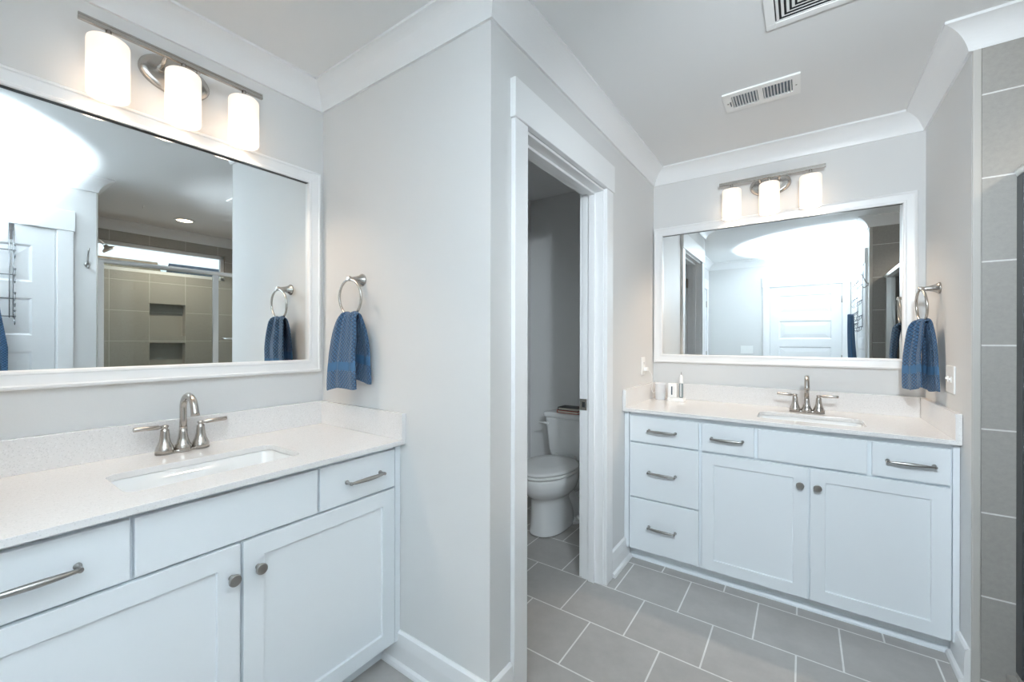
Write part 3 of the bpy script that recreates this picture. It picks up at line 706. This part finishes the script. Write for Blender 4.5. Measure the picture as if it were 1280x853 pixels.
def faucet(F, uc, wc, label):
    z = 0.891; c = F @ Vector((uc, z, wc)); t = thing('faucet', label, 'faucet', c)
    g = MB(F)
    # base plate: stadium with swelling ends
    def outline(k, zz):
        P = []
        for i in range(64):
            a = 2 * math.pi * i / 64; u = 0.078 * math.cos(a); s = math.sin(a)
            hw = 0.0215 + 0.0045 * math.cos(2 * math.pi * (abs(u) / 0.052)) if abs(u) < 0.078 else 0.02
            P.append((uc + u * k, zz, wc + (abs(s) ** 0.35) * (1 if s > 0 else -1) * hw * k))
        return P
    g.rings([outline(1.0, z), outline(1.0, z + 0.005), outline(0.97, z + 0.009), outline(0.93, z + 0.010)], True)
    obj('base_plate', g, 'nickel', t, 0.0)
    for s in (-1, 1):
        uu = uc + s * 0.052
        g = MB(F); g.lathe([(0.0265, z + 0.004), (0.0262, z + 0.016), (0.0245, z + 0.020), (0.0240, z + 0.024), (0.0225, z + 0.027), (0.0170, z + 0.040), (0.0140, z + 0.055), (0.0125, z + 0.075), (0.0120, z + 0.082), (0.0085, z + 0.085), (0.0085, z + 0.088), (0.0105, z + 0.090), (0.0105, z + 0.096), (0.007, z + 0.098)], (uu, 0, wc), 1, 32)
        h = obj('handle_body', g, 'nickel', t)
        g = MB(F); g.tube([(uu, z + 0.0925, wc), (uu + s * 0.014, z + 0.0925, wc), (uu + s * 0.018, z + 0.0925, wc), (uu + s * 0.050, z + 0.0935, wc), (uu + s * 0.080, z + 0.0945, wc), (uu + s * 0.083, z + 0.0945, wc)], [0.0048, 0.0048, 0.0074, 0.0073, 0.0073, 0.0062], 14)
        obj('lever', g, 'nickel', h)
    g = MB(F)
    g.lathe([(0.0255, z + 0.006), (0.0250, z + 0.016), (0.0235, z + 0.020), (0.0235, z + 0.023), (0.0195, z + 0.028), (0.0150, z + 0.045), (0.0126, z + 0.065), (0.0117, z + 0.085)], (uc, 0, wc), 1, 32)
    pts = [(uc, z + 0.080, wc), (uc, z + 0.110, wc), (uc, z + 0.135, wc + 0.001)] ; rad = [0.0118, 0.0108, 0.0106]
    for i in range(15):
        a = 180 - 165 * i / 14; pts.append((uc, z + 0.150 + 0.046 * math.sin(R(a)), wc + 0.052 + 0.052 * math.cos(R(a)))); rad.append(0.0106 + 0.0010 * i / 14)
    pts.append((uc, z + 0.143, wc + 0.109)); rad.append(0.0120); pts.append((uc, z + 0.134, wc + 0.111)); rad.append(0.0132)
    g.tube(pts, rad, 20)
    obj('spout', g, 'nickel', t)
faucet(FA, 0.533, 0.082, 'brushed nickel gooseneck faucet behind the near sink')
faucet(FD, 0.018, 0.168, 'brushed nickel gooseneck faucet behind the far sink')

# ------------------------------------------------------------------ towel rings and towels
def towel_ring(F, u, z, label, turn=0.0):
    c = F @ Vector((u, z, 0)); t = thing('towel_ring', label, 'towel ring', c)
    g = MB(F); g.lathe([(0.027, 0.0), (0.027, 0.004), (0.024, 0.007), (0.0175, 0.018), (0.0125, 0.034), (0.0095, 0.048), (0.0090, 0.056), (0.0110, 0.060), (0.0110, 0.070), (0.0080, 0.073)], (u, z, 0), 2, 28); obj('post', g, 'nickel', t)
    g = MB(F); r = 0.0755; ct_, st_ = math.cos(turn), math.sin(turn); g.tube([(u + ct_ * r * math.sin(2 * math.pi * i / 48), z - 0.004 - r + r * math.cos(2 * math.pi * i / 48), 0.064 - st_ * r * math.sin(2 * math.pi * i / 48) - 0.004 * (1 - math.cos(2 * math.pi * i / 48))) for i in range(48)], 0.0052, 12, closed=True); obj('ring', g, 'nickel', t)
def hung_towel(F, u, zt, w_mid, label, seed, fw=(0.098, 0.098), fshift=-0.005, bshift=0.012, flen=0.345, blen=0.325, gather=0.058, spread_f=0.030, spread_b=0.026, amp0=0.013, wmin=0.006):
    rnd = random.Random(seed)
    mb = MB(F); uvl = mb.bm.loops.layers.uv.new('UVMap')
    NU, NS = 44, 90
    ph = [rnd.uniform(0, 6.28) for _ in range(6)]
    total = flen + blen
    grid = []
    for j in range(NS + 1):
        s = j / NS; L = s * total
        front = L < flen
        if front: d = flen - L          # distance down from the ring along the front
        else: d = L - flen
        # near the top the cloth wraps the ring bar
        k = min(1.0, d / (flen if front else blen))
        sm = 1 - (1 - k) ** 2.2
        half = gather + ((fw[0] if front else fw[1]) - gather) * sm
        sh = (fshift if front else bshift) * sm
        sgn = 1 if front else -1
        rr = 0.011
        if d < rr * 1.57:
            a = d / rr; v = zt + rr * math.cos(a) ; w = w_mid + sgn * rr * math.sin(a)
        else:
            v = zt - (d - rr * 1.57); w = w_mid + sgn * (rr + (spread_f if front else spread_b) * min(1, (d - 0.017) / 0.16) ** 0.7)
        row = []
        for i in range(NU + 1):
            t = -1 + 2 * i / NU
            amp = amp0 * (1 - k * 0.55)
            fold = math.sin(t * 7.5 + ph[0] + 0.3 * k) * 0.65 + math.sin(t * 13 + ph[1 + (0 if front else 2)]) * 0.35 * (1 - 0.5 * k)
            uu = u + sh + t * half + 0.003 * math.sin(9 * k + ph[3] + t)
            ww = w + fold * amp * min(1, 0.35 + d / 0.05) * (1 if front else 0.6)
            vv = v - 0.006 * math.cos(t * 3 + ph[4]) * k + (0.010 * t * k if front else -0.004 * t * k) - 0.012 * (1 - abs(math.cos(t * 3.2 + ph[0]))) * (1 - k) ** 4
            row.append((uu, vv, max(wmin, ww), t * 0.16, L))
        grid.append(row)
    vs = [[mb.v(p[:3]) for p in r] for r in grid]
    for j in range(NS):
        for i in range(NU):
            L = (grid[j][i][4] + grid[j + 1][i][4]) / 2
            band = 0.075 < L < 0.110 or 0.075 < total - L < 0.110
            f = mb.face([vs[j][i], vs[j][i + 1], vs[j + 1][i + 1], vs[j + 1][i]], True, 1 if band else 0)
            for lp, (a, b) in zip(f.loops, ((j, i), (j, i + 1), (j + 1, i + 1), (j + 1, i))):
                lp[uvl].uv = (grid[a][b][3] * 0.7 + 5, grid[a][b][4] + 5)
    o = obj('hand_towel', mb, ['towel', 'towelband'], None, solid=0.006, subsurf=1)
    tag(o, label, 'towel', 'blue hand towels')
    return o
towel_ring(FB, -1.540, 1.537, 'brushed nickel towel ring on the short wall beside the near vanity')
hung_towel(FB, -1.538, 1.388, 0.058, 'blue hand towel in the ring beside the near vanity', 3, fw=(0.100, 0.085), fshift=-0.018, bshift=0.010, flen=0.330, blen=0.300, spread_f=0.020, spread_b=0.020)
FT = frame((XE, 2.700, 0), (0, -1, 0), (-1, 0, 0)) @ Matrix.Rotation(R(0), 4, 'Y')
ang = R(11)
FT2 = frame((XE - 0.055, 2.700, 0), (math.sin(ang), -math.cos(ang), 0), (-math.cos(ang), -math.sin(ang), 0))
towel_ring(FE, -2.700, 1.522, 'brushed nickel towel ring on the right wall beside the far mirror', R(4))
hung_towel(FT2, 0.0, 1.373, 0.0, 'blue hand towel in the ring beside the far mirror', 8, fw=(0.092, 0.075), fshift=-0.022, bshift=0.030, flen=0.335, blen=0.335, spread_f=0.018, spread_b=0.004, amp0=0.017, gather=0.050, wmin=-9)

# ------------------------------------------------------------------ outlets
def plate(F, u, z, gangs, name, label, kinds, w=0.0):
    c = F @ Vector((u, z, 0)); t = thing(name, label, 'switch' if 'switch' in name else 'outlet', c)
    W2 = 0.035 + 0.023 * (gangs - 1)
    obj('cover_plate', MB(F).box((u - W2, z - 0.0575, 0.0), (u + W2, z + 0.0575, 0.006)), 'plastic', t, 0.003)
    for k, kd in enumerate(kinds):
        uu = u + (k - (gangs - 1) / 2) * 0.046
        if kd == 'toggle':
            obj('toggle', MB(F).box((uu - 0.005, z - 0.012, 0.006), (uu + 0.005, z + 0.012, 0.009)).box((uu - 0.004, z - 0.001, 0.006), (uu + 0.004, z + 0.007, 0.015)), 'plastic', t, 0.001)
        else:
            r = obj('receptacle', MB(F).box((uu - 0.0165, z - 0.034, 0.006), (uu + 0.0165, z + 0.034, 0.0085)), 'plastic', t, 0.001)
            g = MB(F)
            for dz in (-0.018, 0.018):
                g.box((uu - 0.0075, z + dz - 0.002, 0.0085), (uu - 0.0055, z + dz + 0.007, 0.0089)); g.box((uu + 0.0055, z + dz - 0.002, 0.0085), (uu + 0.0075, z + dz + 0.006, 0.0089)); g.box((uu - 0.002, z + dz - 0.010, 0.0085), (uu + 0.002, z + dz - 0.006, 0.0089))
            obj('slots', g, 'dark', r)
    return t
plate(FE, -2.515, 1.120, 2, 'wall_switch', 'white double switch plate on the right wall under the towel', ['toggle', 'toggle'])
plate(FC, 2.735, 1.115, 1, 'wall_outlet', 'white outlet on the wall at the left end of the far vanity', ['outlet'])
plate(FH, 0.664, 1.150, 3, 'wall_switch', 'white triple switch plate beside the panelled door, seen in the far mirror', ['toggle', 'toggle', 'toggle'])

# ------------------------------------------------------------------ counter things
ct = 0.891
g = MB(); cx_, cy_ = -0.768, 2.860
g.lathe([(0.027, ct), (0.031, ct + 0.004), (0.033, ct + 0.10), (0.0345, ct + 0.102), (0.0345, ct + 0.106), (0.031, ct + 0.106), (0.0305, ct + 0.10), (0.028, ct + 0.006), (0.003, ct + 0.005)], (cx_, cy_, 0), 2, 40)
tag(obj('tumbler', g, 'cup'), 'frosted white tumbler at the left end of the far countertop', 'cup')
ht = thing('toothbrush_sanitizer', 'white toothbrush charging stand with a dark slot on the far countertop', 'charger', (-0.655, 2.852, ct))
FK = frame((-0.66, 2.812, ct), (math.cos(R(-10)), math.sin(R(-10)), 0), (math.sin(R(-10)), -math.cos(R(-10)), 0))
FK = frame((-0.66, 2.842, ct), (1, 0, 0), (0, -1, 0))
def rbox(g, u0, v0, w0, u1, v1, w1, r, ax='v'):
    P = rrect(u0, w0, u1, w1, r, 5)
    g.rings([[(p[0], v0, p[1]) for p in P], [(p[0], v1, p[1]) for p in P]], True)
    return g
obj('stand', rbox(MB(FK), -0.052, 0.0, -0.030, 0.050, 0.022, 0.034, 0.014), 'plastic', ht, 0.002)
obj('housing', rbox(MB(FK), -0.052, 0.0222, -0.028, 0.004, 0.112, 0.026, 0.012), 'plastic', ht, 0.003)
obj('slot_panel', MB(FK).box((-0.028, 0.040, 0.0255), (-0.0205, 0.094, 0.0268)), 'slot', ht, 0.001)
tb = thing('electric_toothbrush', 'electric toothbrush with a grey grip standing in the white charger', 'toothbrush', FK @ Vector((0.027, 0.0222, 0.0)))
g = MB(FK); g.lathe([(0.011, 0.0222), (0.0125, 0.030), (0.0125, 0.112), (0.012, 0.115)], (0.027, 0, 0.0), 1, 24); obj('grip', g, 'greygrip', tb)
g = MB(FK); g.lathe([(0.0122, 0.115), (0.0118, 0.120), (0.0105, 0.158), (0.0060, 0.166), (0.0045, 0.170)], (0.027, 0, 0.0), 1, 24); g.box((0.0245, 0.03, 0.012), (0.0295, 0.112, 0.0132)); obj('upper_body', g, 'plastic', tb)
g = MB(FK); g.lathe([(0.0024, 0.170), (0.0018, 0.188), (0.0008, 0.190)], (0.027, 0, 0.0), 1, 10); obj('drive_pin', g, 'nickel_dark', tb)
g = MB(); P0 = FC @ Vector((2.735, 1.093, 0.012))
pts = [(XC + 0.030, 2.735, 1.095), (XC + 0.055, 2.745, 1.06), (XC + 0.050, 2.775, 1.00), (XC + 0.040, 2.80, 0.955), (XC + 0.045, 2.83, 0.935), (XC + 0.052, 2.86, 0.955), (XC + 0.034, 2.900, 0.975), (XC + 0.028, 2.938, 0.935), (XC + 0.035, 2.943, 0.898), (XC + 0.10, 2.946, 0.8935), (XC + 0.15, 2.938, 0.8935), (-0.665, 2.905, 0.8935), (-0.66, 2.878, 0.8945)]
V = [Vector(p) for p in pts]; fine = []
for i in range(len(V) - 1):
    a, b, c, d = V[max(i - 1, 0)], V[i], V[i + 1], V[min(i + 2, len(V) - 1)]
    for k in range(6):
        t = k / 6; fine.append(0.5 * ((2 * b) + (c - a) * t + (2 * a - 5 * b + 4 * c - d) * t * t + (3 * b - a - 3 * c + d) * t ** 3))
fine.append(V[-1])
cd = thing('power_cord', 'thin pale power cord plugged in beside the far mirror', 'cord', (XC + 0.012, 2.735, 1.095))
g.tube(fine, 0.0018, 8); obj('cable', g, 'plastic', cd)
g = MB(FC); rbox(g, 2.722, 1.083, 0.0088, 2.748, 1.107, 0.034, 0.006); obj('plug', g, 'plastic', cd, 0.002)

# ------------------------------------------------------------------ ceiling vents
reg = thing('ceiling_register', 'white ceiling register with two banks of louvres above the far mirror', 'vent', (-0.163, 2.30, ZC))
x0, x1, y0, y1 = -0.315, -0.010, 2.215, 2.393
FZ = frame((0, 0, ZC), (1, 0, 0), (0, 0, -1))   # u = x, v = -y, w = down
g = MB()
zc = ZC
def hollow(g, x0, x1, y0, y1, holes, za, zb):
    """plate with rectangular holes: grid of boxes"""
    xs = sorted({x0, x1, *[h[0] for h in holes], *[h[1] for h in holes]}); yy = sorted({y0, y1, *[h[2] for h in holes], *[h[3] for h in holes]})
    for i in range(len(xs) - 1):
        for j in range(len(yy) - 1):
            cx, cy = (xs[i] + xs[i + 1]) / 2, (yy[j] + yy[j + 1]) / 2
            if any(h[0] < cx < h[1] and h[2] < cy < h[3] for h in holes): continue
            g.box((xs[i], yy[j], za), (xs[i + 1], yy[j + 1], zb))
hA = (x0 + 0.035, -0.163 - 0.010, y0 + 0.032, y1 - 0.034); hB = (-0.163 + 0.010, x1 - 0.030, y0 + 0.032, y1 - 0.034)
hollow(g, x0, x1, y0, y1, [hA, hB], zc - 0.008, zc - 0.0005)
obj('faceplate', g, 'plastic', reg)
obj('duct', MB().box((x0 + 0.03, y0 + 0.03, zc - 0.0008), (x1 - 0.02, y1 - 0.03, zc - 0.0002)), 'ductgrey', reg)
for h in (hA, hB):
    n = 9
    for k in range(n):
        xx = h[0] + (k + 0.5) * (h[1] - h[0]) / n
        g = MB(); s = 0.0028
        g.prism([(xx - s, zc - 0.010), (xx - s + 0.0014, zc - 0.010), (xx + s, zc - 0.002), (xx + s - 0.0014, zc - 0.002)], h[2], h[3], 1); obj('louvre', g, 'plastic', reg)
for xx in (x0 + 0.016, x1 - 0.016):
    g = MB(); g.lathe([(0.004, zc - 0.008), (0.0035, zc - 0.0095), (0.001, zc - 0.010)], (xx, (y0 + y1) / 2, 0), 2, 12); obj('screw', g, 'nickel_dark', reg)
obj('damper_lever', MB().box((x0 + 0.026, y0 + 0.075, zc - 0.012), (x0 + 0.029, y0 + 0.115, zc - 0.006)), 'ductgrey', reg)

dif = thing('ceiling_diffuser', 'square white ceiling return grille with nested slats at the top edge', 'vent', (0.062, 1.66, ZC))
cxd, cyd, hh = 0.067, 1.663, 0.180
g = MB(); hollow(g, cxd - hh, cxd + hh, cyd - hh, cyd + hh, [(cxd - hh + 0.030, cxd + hh - 0.030, cyd - hh + 0.030, cyd + hh - 0.030)], ZC - 0.010, ZC - 0.0005)
obj('faceplate', g, 'plastic', dif, 0.002)
obj('duct', MB().box((cxd - hh + 0.028, cyd - hh + 0.028, ZC - 0.0008), (cxd + hh - 0.028, cyd + hh - 0.028, ZC - 0.0002)), 'dark', dif)
for k in range(8):
    r0 = hh - 0.034 - k * 0.0155
    g = MB(); th = 0.0085
    o_, i_ = r0, r0 - th
    ro = [(cxd - o_, cyd - o_), (cxd + o_, cyd - o_), (cxd + o_, cyd + o_), (cxd - o_, cyd + o_)]
    ri = [(cxd - i_, cyd - i_), (cxd + i_, cyd - i_), (cxd + i_, cyd + i_), (cxd - i_, cyd + i_)]
    L = [[g.v((*p, ZC - 0.0080)) for p in ro], [g.v((*p, ZC - 0.0065)) for p in ro], [g.v((*p, ZC - 0.0095)) for p in ri], [g.v((*p, ZC - 0.0110)) for p in ri]]
    for a in range(4):
        A, B = L[a], L[(a + 1) % 4]
        for b in range(4): g.face([A[b], A[(b + 1) % 4], B[(b + 1) % 4], B[b]])
    obj('slat', g, 'plastic', dif)
g = MB(); g.box((cxd - 0.012, cyd - 0.012, ZC - 0.010), (cxd + 0.012, cyd + 0.012, ZC - 0.001)); obj('centre_cap', g, 'plastic', dif)

# ------------------------------------------------------------------ toilet
def toilet(xc, yw):
    t = thing('toilet', 'white two-piece toilet against the far wall of the toilet room', 'toilet', (xc, yw - 0.35, 0))
    def egg(cy, a, bf, bb, z, n=44, ex=2.0):
        """egg outline: half width a, front reach bf (towards -y), back reach bb"""
        P = []
        for i in range(n):
            th = 2 * math.pi * i / n; c, s = math.cos(th), math.sin(th)
            x = a * math.copysign(abs(c) ** (2 / ex), c); y = math.copysign(abs(s) ** (2 / ex), s) * (bb if s > 0 else bf)
            P.append((xc + x, cy + y, z))
        return P
    yb = yw - 0.45     # centre of the bowl
    # bowl + pedestal, one ceramic body
    g = MB()
    g.rings([egg(yb + 0.03, 0.112, 0.222, 0.20, 0.0, ex=2.4), egg(yb + 0.03, 0.118, 0.228, 0.20, 0.006, ex=2.4), egg(yb + 0.03, 0.118, 0.228, 0.20, 0.020, ex=2.4), egg(yb + 0.03, 0.112, 0.222, 0.20, 0.030, ex=2.4), egg(yb + 0.03, 0.110, 0.216, 0.20, 0.12, ex=2.3), egg(yb + 0.02, 0.110, 0.206, 0.20, 0.215, ex=2.2),
             egg(yb + 0.01, 0.116, 0.205, 0.20, 0.240, ex=2.1), egg(yb, 0.150, 0.238, 0.22, 0.262), egg(yb, 0.172, 0.280, 0.23, 0.300), egg(yb, 0.181, 0.290, 0.23, 0.340), egg(yb, 0.184, 0.296, 0.23, 0.346), egg(yb, 0.184, 0.297, 0.23, 0.385), egg(yb, 0.178, 0.290, 0.225, 0.396),
             egg(yb, 0.150, 0.235, 0.19, 0.396), egg(yb, 0.135, 0.215, 0.17, 0.36), egg(yb, 0.10, 0.16, 0.12, 0.26), egg(yb, 0.05, 0.07, 0.06, 0.24)], True)
    # deck under the tank
    P = rrect(xc - 0.115, yw - 0.26, xc + 0.115, yw - 0.035, 0.04, 6)
    g.rings([[(p[0], p[1], z) for p in P] for z in (0.16, 0.30, 0.385, 0.400)], True)
    obj('bowl', g, 'porcelain', t, subsurf=1)
    # trapway lump and bolt cap on the right side
    g = MB()
    pts = [(xc + 0.075, yw - 0.40, 0.25), (xc + 0.085, yw - 0.33, 0.20), (xc + 0.088, yw - 0.27, 0.13), (xc + 0.085, yw - 0.22, 0.07), (xc + 0.08, yw - 0.20, 0.02)]
    g.tube(pts, [0.040, 0.048, 0.050, 0.052, 0.05], 20)
    P = rrect(xc - 0.125, yw - 0.34, xc + 0.140, yw - 0.16, 0.05, 6); g.rings([[(p[0], p[1], z) for p in P] for z in (0.0, 0.014, 0.020)], True)
    obj('trapway', g, 'porcelain', t, 0.003)
    g = MB(); g.lathe([(0.018, 0.0201), (0.018, 0.028), (0.013, 0.040), (0.004, 0.044)], (xc + 0.122, yw - 0.27, 0), 2, 20); obj('bolt_cap', g, 'seatplastic', t)
    # seat and lid
    g = MB()
    g.rings([egg(yb, 0.184, 0.300, 0.20, 0.398), egg(yb, 0.189, 0.305, 0.205, 0.404), egg(yb, 0.188, 0.304, 0.205, 0.414), egg(yb, 0.180, 0.297, 0.200, 0.417)], True); obj('seat', g, 'seatplastic', t)
    g = MB()
    g.rings([egg(yb, 0.182, 0.298, 0.205, 0.420), egg(yb, 0.188, 0.304, 0.21, 0.425), egg(yb, 0.186, 0.302, 0.21, 0.436), egg(yb, 0.172, 0.286, 0.195, 0.4425), egg(yb, 0.10, 0.15, 0.12, 0.446)], True); obj('lid', g, 'seatplastic', t)
    for s in (-1, 1):
        g = MB(); g.lathe([(0.012, 0.398), (0.012, 0.44), (0.008, 0.445)], (xc + s * 0.075, yw - 0.232, 0), 2, 16); obj('seat_hinge', g, 'seatplastic', t)
    # tank: tapered
    def tk(hw, f, z, r=0.035): return [(p[0], p[1], z) for p in rrect(xc - hw, yw - f, xc + hw, yw - 0.012, r, 7)]
    g = MB(); g.rings([tk(0.155, 0.180, 0.400, 0.04), tk(0.165, 0.190, 0.412, 0.045), tk(0.172, 0.196, 0.46), tk(0.196, 0.205, 0.68), tk(0.198, 0.206, 0.700)], True); obj('tank', g, 'porcelain', t)
    g = MB(); g.rings([tk(0.204, 0.212, 0.7005), tk(0.210, 0.216, 0.706), tk(0.210, 0.216, 0.726), tk(0.206, 0.212, 0.734), tk(0.190, 0.196, 0.738)], True); obj('tank_lid', g, 'porcelain', t)
    g = MB(); a = (xc - 0.165, yw - 0.203, 0.655)
    g.lathe([(0.014, a[1]), (0.014, a[1] - 0.012), (0.010, a[1] - 0.020)], (a[0], 0, a[2]), 1, 18)
    g.tube([(a[0], a[1] - 0.016, a[2]), (a[0] - 0.02, a[1] - 0.022, a[2] + 0.001), (a[0] - 0.062, a[1] - 0.028, a[2] + 0.003)], [0.0085, 0.0085, 0.0065], 12)
    obj('flush_lever', g, 'seatplastic', t)
    g = MB(); g.tube([(xc + 0.13, yw - 0.06, 0.41), (xc + 0.135, yw - 0.055, 0.30), (xc + 0.15, yw - 0.05, 0.20), (xc + 0.155, yw - 0.04, 0.155)], 0.006, 10); g.tube([(xc + 0.155, yw - 0.005, 0.15), (xc + 0.155, yw - 0.055, 0.15)], 0.010, 12)
    g.lathe([(0.026, yw - 0.001), (0.026, yw - 0.005), (0.010, yw - 0.008)], (xc + 0.155, 0, 0.15), 1, 20)
    obj('supply_line', g, 'nickel_dark', t)
toilet(-1.405, YB2)
def book(name, x0, y0, z0, w, d, h, cover, label):
    t = thing(name, label, 'book', (x0 + w / 2, y0 + d / 2, z0))
    g = MB(); g.box((x0, y0, z0), (x0 + w, y0 + d, z0 + 0.003)).box((x0, y0, z0 + h - 0.003), (x0 + w, y0 + d, z0 + h)).box((x0, y0, z0 + 0.003), (x0 + 0.003, y0 + d, z0 + h - 0.003)); obj('cover', g, cover, t)
    obj('pages', MB().box((x0 + 0.0032, y0 + 0.004, z0 + 0.0032), (x0 + w - 0.004, y0 + d - 0.004, z0 + h - 0.0032)), 'paper', t)
book('book', -1.497, 2.780, 0.7385, 0.17, 0.125, 0.020, 'redcover', 'red book lying on the toilet tank, under a black one')
book('book', -1.492, 2.785, 0.7590, 0.16, 0.115, 0.022, 'blackcover', 'black book lying on top of the red one on the toilet tank')

# ------------------------------------------------------------------ hooks on the near right wall, seen in the mirrors
FX = FE
rk = thing('robe_hook', 'single wall hook beside the casing of the near right door', 'hook', FX @ Vector((-0.690, 1.84, 0)))
g = MB(FX); g.lathe([(0.017, 0.0), (0.016, 0.004), (0.008, 0.008)], (-0.690, 1.820, 0), 2, 20); obj('base', g, 'nickel_dark', rk)
g = MB(FX); g.tube([(-0.690, 1.825, 0.006), (-0.690, 1.850, 0.022), (-0.690, 1.90, 0.040), (-0.690, 1.93, 0.062)], [0.005, 0.005, 0.0042, 0.0055], 10); g.tube([(-0.690, 1.815, 0.006), (-0.690, 1.795, 0.020), (-0.690, 1.79, 0.036), (-0.690, 1.805, 0.045)], [0.005, 0.0045, 0.0045, 0.0055], 10); obj('prongs', g, 'nickel_dark', rk)

ra, rb = -0.335, 0.115      # local u (= -y) span of the over-door rack
rack = thing('over_door_rack', 'wire hook rack hung over the near right door', 'rack', FX @ Vector(((ra + rb) / 2, 1.5, 0.012)))
for u in (ra, rb):
    g = MB(FX); g.box((u - 0.012, 1.93, 0.0055), (u + 0.012, 2.033, 0.0075)); g.box((u - 0.012, 2.0325, -0.03), (u + 0.012, 2.0345, 0.0075)); obj('bracket', g, 'wire', rack)
    g = MB(FX); g.tube([(u - 0.008, 1.99, 0.012), (u - 0.008, 1.42, 0.012)], 0.0025, 8); g.tube([(u + 0.008, 1.99, 0.012), (u + 0.008, 1.42, 0.012)], 0.0025, 8); obj('upright', g, 'wire', rack)
for z in (1.86, 1.70, 1.545, 1.43):
    g = MB(FX); g.tube([(ra - 0.02, z, 0.018), (rb + 0.02, z, 0.018)], 0.003, 8); bar = obj('crossbar', g, 'wire', rack)
    for k in range(4):
        u = ra - 0.012 + k * (rb - ra + 0.02) / 3
        g = MB(FX); g.tube([(u, z + 0.03, 0.050), (u, z + 0.005, 0.060), (u, z - 0.014, 0.045), (u, z, 0.020)] , [0.004, 0.0025, 0.0025, 0.0025], 8); g.tube([(u, z, 0.020), (u, z - 0.035, 0.024), (u, z - 0.055, 0.045), (u, z - 0.035, 0.062)], [0.0025, 0.0025, 0.0025, 0.004], 8)
        g.lathe([(0.001, z + 0.028), (0.006, z + 0.032), (0.006, z + 0.038), (0.001, z + 0.042)], (u, 0, 0.050), 1, 10)
        obj('hook', g, 'wire', bar)
# bath towel over the lower hooks
g = MB(FX); uvl = g.bm.loops.layers.uv.new('UVMap'); NU, NS = 30, 50; gr = []
for j in range(NS + 1):
    k = j / NS; row = []
    for i in range(NU + 1):
        t = -1 + 2 * i / NU
        u = -0.225 + t * (0.045 + 0.045 * min(1, k * 2.2)); w = 0.085 + 0.026 * math.sin(t * 6 + 1) * (0.5 + 0.5 * k) + 0.018 * math.cos(k * 2) - 0.02 * abs(t) 
        v = 1.565 - k * 0.72 - 0.02 * t * t * (1 - k)
        row.append((u, v, w))
    gr.append(row)
vv = [[g.v(p) for p in r] for r in gr]
for j in range(NS):
    for i in range(NU):
        f = g.face([vv[j][i], vv[j][i + 1], vv[j + 1][i + 1], vv[j + 1][i]], True)
        for lp, (a, b) in zip(f.loops, ((j, i), (j, i + 1), (j + 1, i + 1), (j + 1, i))): lp[uvl].uv = (b / NU * 0.3, a / NS * 0.7)
tag(obj('bath_towel', g, 'towel', None, solid=0.02, subsurf=1), 'blue bath towel hanging from the over-door hook rack', 'towel')
